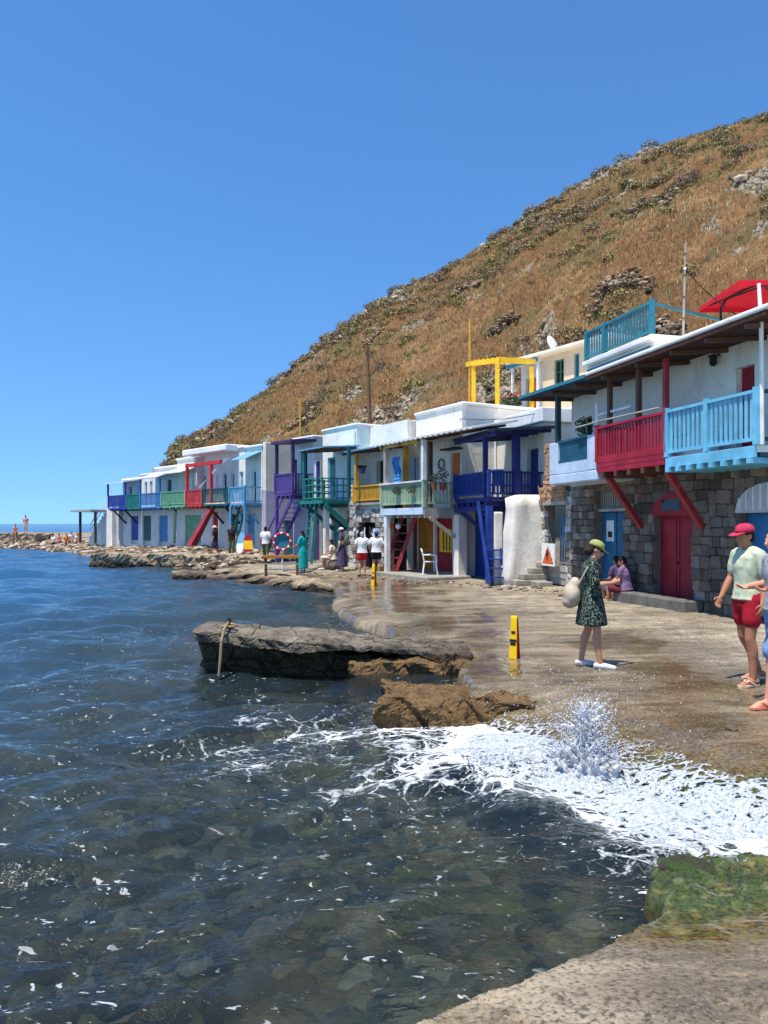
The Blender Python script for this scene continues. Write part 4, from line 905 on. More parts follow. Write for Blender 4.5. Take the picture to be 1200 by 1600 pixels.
# ================================================================ far row
Ff = Frame(383, 42, 41, 1.1); GF = 1.0
FD = [(398, 386, 'sky_blue'), (372, 358, 'dark_teal'), (348, 332, 'scarlet'), (315, 289, 'pale_green'), (262, 248, 'steel_blue'), (236, 223, 'dark_teal'), (216, 204, 'royal'), (190, 180, 'grey_wood')]
FU = [(400, 394, 'glass_dark'), (380, 374, 'sky_blue'), (366, 361, 'crimson'), (354, 348, 'dark_purple'), (344, 338, 'crimson'), (322, 314, 'green_window'), (310, 301, 'green_window'), (268, 260, 'dark_green'), (238, 234, 'steel_blue'), (230, 226, 'royal'), (220, 214, 'glass_dark'), (206, 201, 'dark_teal'), (190, 184, 'green_window'), (179, 174, 'sky_blue')]
def far_house(label, px0, px1, zr, rail, door_px, door_m, ups, strut_m=None, depth=6, wall='white_wall', canopy_=None, lip=True, near_end=False, plank=4, dz=2.75, rs=None, extra=None):
    h = Ff.house('house', label); a, c = Ff.u(px0, 1.1), Ff.u(px1, 1.1)
    wa, wc = a, c
    holes = []
    for x0, x1, m_ in FD:
        x0, x1 = Ff.u(x0), Ff.u(x1)
        if wa < (x0+x1)/2 < wc: holes.append((max(x0, wa+.1), min(x1, wc-.1), GF-.3, dz, m_))
    ul = []
    for x0, x1, m_ in FU:
        x0, x1 = Ff.u(x0), Ff.u(x1)
        if wa < (x0+x1)/2 < wc: ul.append((max(x0, wa+.1), min(x1, wc-.1), 3.4, min(5.2, zr-.45), m_))
    wall_skin(h, wa, wc, GF-.5, zr, [x[:4] for x in holes+ul], wall); body(h, wa, wc, GF-.5, zr, depth, wall)
    for x in holes: door(h, x[0], x[1], GF, dz, x[4], -.12, plank, None)
    for x in ul:
        if x[2] < 3.5: door(h, x[0], x[1], x[2], x[3], x[4], -.12, 2, 'white_paint', knob=False)
        else: window(h, x[0], x[1], x[2], x[3], x[4])
    bal = deck(h, a+.02, c-.02, 0, 1.1, 3.22, 3.34, rail, .1, rail, 4)
    railing(bal, (a+.05, 1.1), (c-.05, 1.1), 3.34, 4.24, rail, .14, .075, single=False)
    if near_end: railing(bal, (a+.03, 1.02), (a+.03, .05), 3.34, 4.24, rail, .22, .1, single=False, post_ends=(False, False), slat_m='white_paint')
    if strut_m:
        for t_ in (.2, .8): strut(h, (a+(c-a)*t_, .02, 2.2), (a+(c-a)*t_, 1.0, 3.2), .1, strut_m)
    if canopy_:
        m_, zw, ze, pm = canopy_; canopy(h, a, c, 0, 1.35, zw, ze, m_, .06)
        if pm:
            for u_ in (a+.1, c-.1): post(h, u_, 1.15, 4.24, ze, .12, pm)
    roof(h, wa, wc, zr, depth, v=.1, th=.12); return h, a, c
h, a, c = far_house('far white house with sky blue balcony beside the cream end wall', 383, 358, 6.5, 'sky_blue', (390, 374), 'sky_blue', [(392, 386, 3.4, 5.2, 'glass_dark'), (379, 372, 3.4, 5.2, 'sky_blue')], 'sky_blue', near_end=True)
MB().box(a-.32, a, -6, -.02, GF-.5, 4.0).build('end_wall', 'lilac_wall', h); MB().box(a-.3, a, -6, -.02, 4.0, 6.72).build('end_wall', 'cream_wall', h, bev=.03)
for u_ in (a+.1, c-.1): post(h, u_, 1.05, GF-.2, 3.2, .12, 'sky_blue')
ladder(h, (a+.9, 1.3, GF), (a+1.1, .6, 3.3), .6, 'dark_teal', 8, (1, 0, 0), 'ladder_stair')
canopy(h, a+.1, c, 0, 1.0, 6.2, 5.75, 'blue_sheet', .04)
h, a, c = far_house('far white house with dark teal balcony and red door below', 357, 316, 6.55, 'dark_teal', (349, 331), 'scarlet', [(352, 343, 3.4, 5.3, 'crimson'), (337, 331, 3.4, 5.3, 'dark_purple')], 'black_iron')
for k in range(4): MB().loft([(a+.2+.2*k, 1.0, 5.9), (c+.5, 1.05, 4.4-.05*k)], .015, 5).build('washing_line', 'white_paint', h)
h, a, c = far_house('far white house with scarlet balcony, scarlet posts and sloping red prop', 316, 290, 6.75, 'scarlet', (316, 288), 'pale_green', [(325, 316, 3.4, 5.5, 'green_window'), (312, 303, 3.4, 5.5, 'green_window')], None, plank=6, dz=2.9)
for u_ in (a-1.0, c-.1): post(h, u_, 1.05, 4.24 if u_ > a else 3.4, 5.75, .16, 'scarlet')
MB().bar((a-2.2, 1.05, 5.75), (c, 1.05, 5.75), .16, .2).bar((c-.1, 0, 5.8), (c-.1, 1.1, 5.8), .14, .18).build('lintel_beam', 'scarlet', h)
MB().hexa([(a-.1, 1.5, GF-.1), (a+.5, 1.5, GF-.1), (a+.5, 1.9, GF-.1), (a-.1, 1.9, GF-.1), (a-.95, .7, 3.2), (a-.6, .7, 3.2), (a-.6, .95, 3.2), (a-.95, .95, 3.2)]).build('prop', 'old_red', h)
MB().box(a-2.4, c+.9, -6, .9, 6.4, 6.78).build('roof', 'white_roof', h, bev=.06)
h, a, c = far_house('far white house with pale green balcony and leaning green prop', 290, 252, 6.35, 'pale_green', (262, 247), 'steel_blue', [(262, 255, 3.4, 5.0, 'dark_green'), (284, 277, 3.6, 5.0, 'white_paint')], None, canopy_=('white_sheet', 5.75, 5.35, None))
strut(h, (a+1.0, 1.35, GF), (a+1.8, .9, 3.2), .16, 'dark_green'); MB().box(a-.3, a+.05, -5, .5, 3.4, 6.3).build('side_wall', 'grey_wall', h)
h, a, c = far_house('far white house with steel blue balcony and dark teal door', 252, 219, 5.95, 'steel_blue', (237, 222), 'dark_teal', [(247, 241, 3.4, 5.0, 'royal'), (237, 231, 3.4, 5.0, 'steel_blue')], None, canopy_=('white_sheet', 5.65, 5.2, 'steel_blue'))
h, a, c = far_house('far white house with faded sea green balcony boards and blue door', 219, 198, 5.6, 'sea_green', (216, 203), 'royal', [(214, 207, 3.4, 4.9, 'dark_teal')], None)
MB().box(a+.1, c-.3, -2.5, -.6, 5.72, 6.15).build('chimney_block', 'concrete', h)
h, a, c = far_house('last far house with royal blue balcony and blue roof posts', 198, 169, 5.4, 'royal', None, None, [(193, 186, 3.4, 4.9, 'green_window'), (182, 175, 3.4, 4.9, 'sky_blue')], 'black_iron', near_end=False, canopy_=('white_sheet', 5.3, 5.1, 'royal'))
MB().box(c-.05, c+.5, -4, .3, GF-.5, 4.1).build('end_wall', 'grey_wall', h, bev=.04); UEND = c
# white outside stair and timber pergola at the far end
st = Ff.house('outside_stair', 'white outside stair climbing the end of the far row'); st['category'] = 'stair'
for k in range(11): MB().box(UEND+.52+.42*(10-k), UEND+.52+.42*(11-k), -.6, .6, GF-.5, GF-.05+.26*(k+1)-.003*k).build('step', 'white_wall', st)
for y in (-.55, .55):
    MB().bar((UEND+5.1, y, GF+1.1), (UEND+.6, y, GF+3.8), .05, .06).build('hand_rail', 'white_paint', st); MB().bar((UEND+5.1, y, GF+.7), (UEND+.6, y, GF+3.4), .04, .05).build('hand_rail', 'white_paint', st)
pg = Ff.house('timber_pergola', 'weathered timber shelter with flat roof at the far end of the row'); pg['category'] = 'pergola'
for (u_, v_) in ((UEND+2.0, 1.3), (UEND+5.2, 1.3), (UEND+5.2, -1)): post(pg, u_, v_, GF-.3, 3.1, .17, 'brown_wood')
MB().box(UEND+1.6, UEND+6.0, -1.4, 1.8, 3.1, 3.25).build('roof', 'grey_wood', pg)
# ================================================================ beige house on the upper terrace
Uf = Frame(912, 28.6, 31)
h = Uf.house('house', 'small beige house on the upper terrace with a dish on its roof')
ua = Uf.u(848); ub = Uf.u(800); zb_, zt_ = 6.0, Uf.z(880, 546)
wn = (Uf.u(881), Uf.u(866)); w3 = (Uf.u(905), Uf.u(897)); dr = (Uf.u(826), Uf.u(807)); w4 = (Uf.u(845), Uf.u(835))
wall_skin(h, -1.5, ua, zb_, zt_, [(*wn, 7.6, 8.55), (*w3, 7.5, 8.6)], 'beige_wall'); body(h, -1.5, ua, zb_, zt_, 3.5, 'beige_wall')
window(h, *wn, 7.6, 8.55, 'green_window'); window(h, *w3, 7.5, 8.6, 'terrace_teal')
wall_skin(h, ua, ub, zb_, zt_-.12, [(*dr, 6.4, 8.25), (*w4, 7.2, 8.2)], 'grey_wall', v=-.5); body(h, ua, ub, zb_, zt_-.12, 3, 'grey_wall', v=-.5)
door(h, *dr, 6.4, 8.25, 'orange_door', -.62, 3, 'grey_wood'); window(h, *w4, 7.2, 8.2, 'grey_wood', v=-.6)
roof(h, -1.6, ub, zt_-.1, 4, 'cream_wall', v=.35, th=.16); MB().bar((ua, .3, zt_-.2), (ub+.1, .2, zt_-.2), .1, .12).build('beam', 'terrace_teal', h)
post(h, ua+.05, .2, 6.2, zt_-.25, .1, 'white_paint'); post(h, ub-.2, .15, 6.2, zt_-.25, .08, 'white_paint')
# long white terrace wall under it
tw = Uf.house('terrace_wall', 'long low white terrace wall under the beige house'); tw['category'] = 'wall'
MB().box(-2.2, 6.4, .7, 1.1, 4.6, 6.42).build('wall', 'white_roof', tw, bev=.05); MB().box(-2.2, 6.4, -3, .7, 4.5, 6.0).build('terrace_floor', 'white_wall', tw)
# ================================================================ jetties, rocks, beach stones
q = NT('sea_rock'); v = q.pos(); z = q.n('SeparateXYZ'); q.l(v, z.inputs[0]); n1 = q.noise(v, 3, 6, .65); n2 = q.noise(v, 22, 5, .7); n3 = q.voro(v, 26)
c = q.mix(q.mrange(n1, .3, .7), lin((86, 76, 62)), lin((164, 152, 132)))
lowc = q.mix(q.mrange(n2, .35, .65), lin((38, 32, 24)), lin((104, 82, 52)))
zf = q.mrange(q.math('ADD', z.outputs[2], q.math('MULTIPLY', q.math('SUBTRACT', n1, .5), .5)), .22, .5, 1, 0)
c = q.mix(zf, c, lowc); c = q.mix(q.ramp(n3, [(.12, .5), (.24, 0)]), c, lin((180, 168, 140)))
q.done(q.pbsdf(c, q.mrange(zf, 0, 1, .9, .45), q.bump(q.math('ADD', n1, q.math('ADD', n2, q.math('MULTIPLY', q.ramp(q.voro(q.mapv(v, (1, 1, 2.2)), 2.2, 'DISTANCE_TO_EDGE'), [(.0, 0), (.05, 1)]), .8))), 1, .07), .4))
q = NT('shore_rock'); v = q.pos(); z = q.n('SeparateXYZ'); q.l(v, z.inputs[0]); n1 = q.noise(v, 1.6, 6, .65); n2 = q.noise(v, 9, 5, .7)
c = q.mix(q.mrange(n1, .3, .7), lin((122, 104, 82)), lin((200, 182, 152))); c = q.mix(q.ramp(n2, [(.36, .7), (.5, 0)]), c, lin((84, 68, 52)))
zf = q.mrange(q.math('ADD', z.outputs[2], q.math('MULTIPLY', q.math('SUBTRACT', n1, .5), .3)), .05, .3, 1, 0)
q.done(q.pbsdf(q.mix(zf, c, lin((52, 42, 32))), .85, q.bump(q.math('ADD', n1, n2), .9, .08), .3))
q = NT('barnacle_rock'); v = q.pos(); n1 = q.noise(v, 4, 6, .65); n2 = q.noise(v, 30, 5, .75)
c = q.mix(q.mrange(n1, .35, .65), lin((112, 84, 50)), lin((168, 132, 82))); c = q.mix(q.ramp(n2, [(.36, .8), (.52, 0)]), c, lin((52, 40, 26))); c = q.mix(q.ramp(n1, [(.6, 0), (.72, .7)]), c, lin((60, 62, 26)))
q.done(q.pbsdf(c, .55, q.bump(n2, 1, .06), .45))
plain('wet_stone', (96, 86, 72), .6, .4, 5, .6); plain('rope', (150, 130, 96), .9); plain('pole_wood', (120, 88, 64), .85, .3)
def slab(name, m, fn, cuts=(40, 12, 10), parent=None, label=None, cat=None, group=None, rough=.05):
    """worn block: unit cube subdivided, mapped by fn(x,y,z in 0..1) and roughened"""
    b = bmesh.new(); nx, ny, nz = cuts; vs = {}
    keys = [(i, j, k) for i in range(nx+1) for j in range(ny+1) for k in range(nz+1) if i in (0, nx) or j in (0, ny) or k in (0, nz)]
    P_ = np.array([fn(i/nx, j/ny, k/nz) for i, j, k in keys], float); ra, rb = P_[:, 0]*3.1+P_[:, 2]*2.3, P_[:, 1]*3.1+P_[:, 2]*1.7
    P_ += np.c_[fbm(ra+1, rb, 5, .6), fbm(ra+7, rb+3, 5, .6), fbm(ra+13, rb+5, 5, .6)*.7]*rough
    for kk, p in zip(keys, P_): vs[kk] = b.verts.new(p)
    def V(i, j, k): return vs[(i, j, k)]
    for i in range(nx):
        for j in range(ny):
            b.faces.new((V(i, j, 0), V(i, j+1, 0), V(i+1, j+1, 0), V(i+1, j, 0))); b.faces.new((V(i, j, nz), V(i+1, j, nz), V(i+1, j+1, nz), V(i, j+1, nz)))
    for i in range(nx):
        for k in range(nz):
            b.faces.new((V(i, 0, k), V(i+1, 0, k), V(i+1, 0, k+1), V(i, 0, k+1))); b.faces.new((V(i, ny, k), V(i, ny, k+1), V(i+1, ny, k+1), V(i+1, ny, k)))
    for j in range(ny):
        for k in range(nz):
            b.faces.new((V(0, j, k), V(0, j, k+1), V(0, j+1, k+1), V(0, j+1, k))); b.faces.new((V(nx, j, k), V(nx, j+1, k), V(nx, j+1, k+1), V(nx, j, k+1)))
    me = bpy.data.meshes.new(name); b.to_mesh(me); b.free(); me.materials.append(MATS[m]); o = link(me, name, parent); tag(o, label, cat, group); return o
J = empty('broken_jetty', (-.8, 11.8, 0), 0, 'broken concrete jetty slab tilting into the sea with a rope hanging off', 'jetty')
def rel(o): o.matrix_parent_inverse = Matrix.Translation((.8, -11.8, 0)); return o
def jt(x, y, z):
    X_ = -2.85+x*4.1; top = .63-.30*x**1.2; bot = top-.16-.05*math.sin(x*7); ov = .0
    return (X_+.06*math.sin(z*3), 11.25+y*1.25-.2*x+.05*math.sin(x*9), bot+(top-bot)*z-.05*(abs(y-.5)*2)**4*z)
rel(slab('top_slab', 'sea_rock', jt, (110, 28, 8), J, rough=.10))
def jb(x, y, z): X_ = -2.8+x*4.2; return (X_, 11.62-.35*x+y*.9, -1.2+z*(1.62-.28*x))
rel(slab('base', 'sea_rock', jb, (90, 10, 26), J, rough=.2))
def js(x, y, z): return (-.55+x*2.1, 11.0+y*.9, -1.0+z*(1.18+.06*x))
rel(slab('lower_ledge', 'barnacle_rock', js, (64, 20, 26), J, rough=.17))
p0 = at(350, 11.2, py=985)
rel(MB().loft([(p0.x, 11.55, .6), (p0.x, 11.55, .78)], [.05, .035], 8).build('mooring_post', 'iron', J))
rel(MB().loft([(p0.x+.0, 11.5, .72), (p0.x, 11.22, .66), (p0.x-.02, 11.12, .5), (p0.x-.03, 11.1, .25), (p0.x-.05, 11.08, .0)], [.015, .02, .024, .024, .018], 8).build('rope', 'rope', J)); rel(MB().loft([(p0.x, 11.55, .70), (p0.x+.12, 11.5, .68), (p0.x+.1, 11.4, .67), (p0.x-.08, 11.4, .67)], .022, 6).build('rope', 'rope', J))
def b2(x, y, z): return (.02+x*1.65-.04*z, 8.5+y*.9-.1*x+.12*z*z, -.9+z*(1.15-.06*x))
slab('concrete_block', 'barnacle_rock', b2, (80, 44, 44), None, 'square brown barnacled block at the quay edge before the breaking wave', 'rock', rough=.2)
def fj(x, y, z): return (-14.9+x*9.6, 38.9-1.6*x+y*2.2+.5*math.sin(x*5), -1.0+z*(1.62+.05*math.sin(x*20)))
slab('stone_jetty', 'shore_rock', fj, (90, 10, 12), None, 'long low stone ledge in front of the far houses', 'jetty', rough=.22)
def fl(x, y, z): return (-40+x*8.2, 70+y*4, -1+z*(2.35-.1*x))
slab('stone_jetty', 'shore_rock', fl, (40, 10, 14), None, 'low stone pier at the far left where two people rest', 'jetty', rough=.3)
# flat rocks by the far waterline
rr = random.Random(12)
LEDGE = ['brown rock ledge at the waterline under the end of the long stone ledge', 'second flat rock ledge in the water, left of the rail bench', 'flat rock ledge in the water right below the rail bench', 'wet rock ledge at the waterline below the woman in turquoise', 'outermost small ledge where the concrete quay begins', 'inner rock ledge just behind the rail bench', 'inner flat ledge at the feet of the woman in turquoise']
for k, (px, py, wd) in enumerate([(350, 893, 4.2), (395, 897, 3.6), (440, 903, 3.4), (480, 908, 3.2), (515, 912, 2.6), (455, 893, 3.0), (505, 898, 2.8)]):
    D_ = FPX*(CAMZ-.15)/(py-HOR); p = at(px, D_, 0)
    def fs(x, y, z, p=p, wd=wd, k=k):
        a = (x-.5)*2; b = (y-.5)*2; rr_ = math.hypot(a, b); kk = 1-.22*max(0, rr_-1)*1.0
        return (p.x+a*wd*.5*kk, p.y+b*.9*kk+.25*math.sin(a*3+k), -.4+z*(.66+.07*math.sin(a*4+k)-.12*rr_**2))
    slab('rock_ledge', 'shore_rock', fs, (26, 12, 8), None, LEDGE[k], 'rock', 'flat ledges at the waterline', rough=.16)
q = NT('beach_stone'); oi = q.n('NewGeometry').outputs['Random Per Island']
c = q.ramp(oi, [(0, lin((58, 48, 40))), (.35, lin((108, 92, 76))), (.7, lin((146, 130, 110))), (1, lin((190, 178, 160)))]); q.done(q.pbsdf(c, .9, None, .1))
bp = [rock_mesh('bs%d' % i, 'beach_stone', 140+i, 1, .3, .65) for i in range(6)]
n_ = 9000; yy = rng.uniform(36, 72, n_); xx = np.interp(yy, [24, 27.2, 29.2, 32.5, 36.5, 40.8, 45, 51, 58, 65, 72], [-1.6, -2.3, -4.2, -6, -8, -12, -15.5, -18.5, -23, -29, -44])+rng.random(n_)**1.6*7-.6
Zb, d1, _ = ground_z(xx, yy); k = Zb > -.15
s = (.05+.22*rng.random(n_)**3)*(.7+yy/70)
o = link(scatter_mesh('beach_stones', bp, np.c_[xx, yy, Zb+.02][k], np.c_[s*1.3, s, s*.8][k], rng.uniform(0, 6, n_)[k], 'beach_stone'), 'beach_stones'); tag(o, 'loose stones along the far shore in front of the houses', 'stones', kind='stuff')
# rubble and pebbles along the foot of the houses
n_ = 320; t_ = rng.random(n_); fx = np.interp(t_, [0, .3, .6, 1], [5.6, 4.2, 1.2, -2.8]); fy = np.interp(t_, [0, .3, .6, 1], [19.5, 21.8, 25.2, 30]); fx = fx-rng.random(n_)**2*1.2; fy = fy-rng.random(n_)**2*.7
Zb, _, _ = ground_z(fx, fy); s = .02+.09*rng.random(n_)**4
o = link(scatter_mesh('foot_rubble', bp, np.c_[fx, fy, Zb+.01], np.c_[s*1.3, s, s*.8], rng.uniform(0, 6, n_), 'beach_stone'), 'foot_rubble'); tag(o, 'small stones and rubble lying at the foot of the houses', 'rubble', kind='stuff')
# single stones
def stone(x, y, s, m, label, seed, z=None, flat=.7):
    o = link(rock_mesh('stone', m, seed, 3, .25, flat), 'stone', None, (x, y, (gz(x, y) if z is None else z)+s*flat*.4), (0, 0, seed), (s*1.25, s, s)); o.data.polygons.foreach_set('use_smooth', [False]*len(o.data.polygons)); return tag(o, label, 'stone')
p = at(1143, FPX*1.9/(1141-HOR), 0); stone(p.x, p.y, .055, 'wet_stone', 'small dark stone lying alone on the wet quay', 5)
q = NT('moss_rock'); v = q.pos(); n1 = q.noise(v, 7, 5, .65); n2 = q.noise(v, 40, 4, .7)
c = q.mix(q.ramp(n1, [(.42, 0), (.58, 1)]), lin((62, 52, 38)), lin((58, 82, 24))); q.done(q.pbsdf(c, .5, q.bump(n2, .9, .04), .4))
stone(1.92, 4.75, .17, 'moss_rock', 'mossy boulder washed by the foam beside the near slab', 9, z=-.02)
# ================================================================ things on and around the houses
plain('parasol_red', (206, 16, 38), .8, .1); plain('dish_white', (232, 232, 230), .4, .05); plain('sign_white', (236, 236, 232), .5, .04); plain('sign_orange', (232, 96, 20), .5, .05); plain('sign_yellow', (236, 190, 20), .45, .08); plain('sign_red', (224, 56, 24), .45, .08)
plain('plastic_white', (232, 234, 236), .35, .03); plain('buoy_red', (200, 40, 44), .5, .08); plain('text_green', (60, 110, 84), .6, .05); plain('towel_blue', (64, 128, 188), .95, .15); plain('towel_maroon', (120, 40, 60), .95, .15); plain('pot', (150, 82, 56), .8); plain('leaf', (52, 74, 36), .7, .4, 8); plain('flower', (214, 96, 104), .7)
# red parasol on the roof
pc = at(1194, 16.5, 0); P0 = empty('parasol', (pc.x, pc.y, 5.79), 0, 'red square parasol on a black frame above the stone houses', 'parasol')
cp = MB(); e = 1.0; zr, zt = 1.32, 1.62
cn = [(-e, -e), (e, -e), (e, e), (-e, e)]
for i in range(4):
    a, c = cn[i], cn[(i+1) % 4]
    cp.quad((*a, zr), (*c, zr), (0, 0, zt)); cp.quad((0, 0, zt-.02), (c[0], c[1], zr-.02), (a[0], a[1], zr-.02)); cp.quad((*a, zr-.10), (*c, zr-.10), (*c, zr), (*a, zr))
cp.build('canopy', 'parasol_red', P0)
for a in cn: MB().bar((0, 0, zt-.1), (a[0]*.97, a[1]*.97, zr-.03), .025).build('rib', 'black_iron', P0)
MB().loft([(-.8, .3, 0), (-.8, .3, 1.12), (-.7, .25, 1.3), (0, 0, zt+.02)], .03, 8).build('pole', 'black_iron', P0); MB().loft([(-.65, .3, 0), (-.75, .3, .7)], .018, 6).build('brace', 'black_iron', P0); MB().box(-1.1, -.5, 0, .6, -.005, .05).build('base', 'black_iron', P0)
# poles
def pole(px, D, y0, y1, r0, r1, m, label, lean=0, rings=0, z0=None):
    a = at(px, D, py=y1); b_ = at(px+lean, D, py=y0); za = a.z if z0 is None else z0
    o = empty('pole', (a.x, a.y, za), 0, label, 'pole'); b = MB().loft([(0, 0, 0), ((b_.x-a.x)*.5, 0, (b_.z-za)*.5), (b_.x-a.x, 0, b_.z-za)], [r0, (r0+r1)/2, r1], 8); b.build('shaft', m, o)
    for k in range(rings): t_ = (k+.5)/rings; MB().loft([((b_.x-a.x)*t_, 0, (b_.z-za)*t_-.012), ((b_.x-a.x)*t_, 0, (b_.z-za)*t_+.012)], r0*1.25, 8).build('knot', 'brown_wood', o)
    return o
pole(1067, 16.2, 380, 548, .028, .018, 'grey_wood', 'pale bamboo pole standing on the stone house roof', 4, 5)
pole(578, 44, 543, 664, .13, .10, 'pole_wood', 'dark wooden utility pole on the slope behind the white roofs', -5)
pole(469, 38, 622, 690, .05, .04, 'mustard', 'thin yellow pole behind the purple house', 0)
pole(336, 50, 657, 706, .05, .04, 'pole_wood', 'thin pole above the far red pergola', 0)
pole(734, 29, 498, 640, .05, .035, 'mustard', 'tall yellow pole beside the yellow pergola', 0)
# yellow pergola
a = at(735, 29, 6.3); P1 = empty('yellow_pergola', (a.x, a.y, 6.2), R(-8), 'bright yellow timber pergola on the upper white terrace', 'pergola')
for x, y in ((.12, 0), (1.0, -.5), (2.3, .6)): MB().box(x-.08, x+.08, y-.08, y+.08, -1.2, 1.95).build('post', 'yellow', P1)
MB().bar((-.15, .05, 2.02), (1.1, -.55, 2.02), .12, .16).bar((1.0, -.5, 2.02), (2.4, .1, 2.06), .12, .16).build('beam', 'yellow', P1)
for k in range(7): MB().bar((-.05+.17*k, .1-.085*k, 2.14), (1.25+.17*k, .75-.085*k, 2.17), .05, .07).build('rafter', 'yellow', P1)
# satellite dish
_x, _y = Uf.world(Uf.u(866, -.6), -.6); P2 = empty('satellite_dish', (_x, _y, zt_+.2), R(25), 'white satellite dish on the beige house roof', 'dish')
dm = MB()
for i in range(7):
    for k in range(20):
        r0_, r1_ = .36*i/6, .36*(i+1)/6; an0, an1 = 2*math.pi*k/20, 2*math.pi*(k+1)/20
        if i < 6: dm.quad(*[(r_*math.cos(t_)*.92, .6*r_*r_, r_*math.sin(t_)*1.1) for r_, t_ in ((r0_, an0), (r1_, an0), (r1_, an1), (r0_, an1))])
D_ = dm.build('reflector', 'dish_white', P2, True, loc=(0, 0, .36)); D_.rotation_euler = (R(-25), R(20), R(10)); sm = D_.modifiers.new('t', 'SOLIDIFY'); sm.thickness = .02
MB().loft([(0, .1, -.1), (0, .08, .35)], .025, 8).build('mast', 'iron', P2); MB().bar((0, .05, .1), (0, -.32, .28), .02).build('feed_arm', 'iron', P2)
# terrace plants, pots and flowers
def leafy(name, loc, r, h_, m, label, cat='plant', n=220, potted=True, flower=None, grp=None):
    o = empty(name, loc, 0, label, cat, grp)
    if potted: MB().loft([(0, 0, 0), (0, 0, .1), (0, 0, .22)], [r*.42, r*.5, r*.6], 12).build('pot', 'pot', o)
    b = MB(); rr_ = random.Random(hash(label) % 999)
    for i in range(n):
        d = Vector((rr_.gauss(0, 1), rr_.gauss(0, 1), rr_.gauss(0, 1))).normalized()*rr_.random()**.4; p_ = Vector((d.x*r, d.y*r, (.22 if potted else 0)+h_*.5+d.z*h_*.5)); t1 = Vector((rr_.gauss(0, 1), rr_.gauss(0, 1), rr_.gauss(0, 1))).normalized()*r*.16; t2 = t1.cross(Vector((rr_.gauss(0, 1), rr_.gauss(0, 1), rr_.gauss(0, 1)))).normalized()*r*.08
        b.quad(p_-t1, p_-t2, p_+t1, p_+t2)
    b.build('foliage', m, o)
    if flower:
        f = MB()
        for i in range(24): d = Vector((rr_.gauss(0, 1), rr_.gauss(0, 1), abs(rr_.gauss(0, 1)))).normalized(); f.ball((d.x*r, d.y*r, (.22 if potted else 0)+h_*.5+d.z*h_*.5), r*.09, 6, 4)
        f.build('blossom', flower, o)
    return o
def inframe(f, u, v, z): x, y = f.world(u, v); return (x, y, z)
leafy('potted_plant', inframe(Gf, Gf.u(678, 1.2), 1.2, 3.3), .16, .32, 'leaf', 'leafy pot plant at the sage green balcony rail')
leafy('potted_plant', inframe(Gf, Gf.u(692, .9), .9, 3.3), .2, .5, 'leaf', 'taller pot plant with pink flowers on the sage green balcony', flower='flower')
leafy('potted_plant', inframe(Gf, Gf.u(622, 1.56), 1.62, 3.2), .2, .3, 'leaf', 'green plant trailing over the sage green railing', potted=False)
leafy('potted_plant', inframe(Gf, Gf.u(646, 1.56), 1.62, 3.2), .18, .28, 'leaf', 'second trailing plant on the sage green railing near its corner', potted=False)
leafy('shrub', at(800, 27.5, 6.35), .42, .5, 'leaf', 'red flowering shrub on the white terrace beneath the yellow pergola', 'shrub', 300, False, 'flower')
leafy('shrub', inframe(A, A.u(1050, -1.4), -1.4, 5.75), .7, 1.1, 'leaf', 'green bush growing behind the teal roof terrace railing', 'shrub', 500, False)
leafy('potted_plant', inframe(A, A.u(912, .6), .6, 4.1), .24, .55, 'leaf', 'dark pot plant on the white boxed balcony', 'plant', 260)
leafy('shrub', (*Ff.world(UEND+1.6, -2.2), 3.0), 1.3, 2.6, 'leaf', 'tall bush behind the white outside stair at the far end', 'shrub', 700, False)
# hanging towel and hanging pot
T_ = empty('towel', inframe(Gf, Gf.u(620, 1.3), 1.3, 4.55), Gf.rz, 'blue towel hanging from the sage green house canopy', 'towel')
b = MB(); 
for i in range(8):
    for k in range(8):
        f_ = lambda i, k: ((i/8-.5)*.55, .05*math.sin(i*1.9+k*.4)+.04*math.sin(k), -.95*k/8+.03*math.sin(i*2))
        b.quad(f_(i, k), f_(i+1, k), f_(i+1, k+1), f_(i, k+1))
b.build('cloth', 'towel_blue', T_, True).modifiers.new('t', 'SOLIDIFY').thickness = .012
MB().bar((-.4, 0, .02), (.4, 0, .02), .02).build('line', 'white_paint', T_)
# plastic chair
C_ = empty('plastic_chair', inframe(Gf, Gf.u(672, .95), .95, GG-.015), Gf.rz+R(150), 'white plastic armchair in front of the red door', 'chair')
MB().hexa([(-.22, -.2, .41), (.22, -.2, .41), (.24, .22, .43), (-.24, .22, .43), (-.22, -.2, .44), (.22, -.2, .44), (.24, .22, .46), (-.24, .22, .46)]).build('seat', 'plastic_white', C_, bev=.01)
BK = MB().loft([(-.22, -.2, .44), (-.22, -.27, .78), (-.1, -.3, .86), (.1, -.3, .86), (.22, -.27, .78), (.22, -.2, .44)], .022, 8).build('backrest', 'plastic_white', C_)
for k in range(5): MB().bar((-.14+.07*k, -.21, .45), (-.14+.07*k, -.29, .84), .035, .012).build('slat', 'plastic_white', BK)
for x in (-1, 1):
    for y in (-1, 1): MB().loft([(x*.2, y*.19, .42), (x*.25, y*.25, 0)], [.028, .02], 8).build('leg', 'plastic_white', C_)
    MB().loft([(x*.22, -.24, .66), (x*.28, 0, .67), (x*.27, .2, .64), (x*.24, .22, .45)], .022, 8).build('armrest', 'plastic_white', C_)
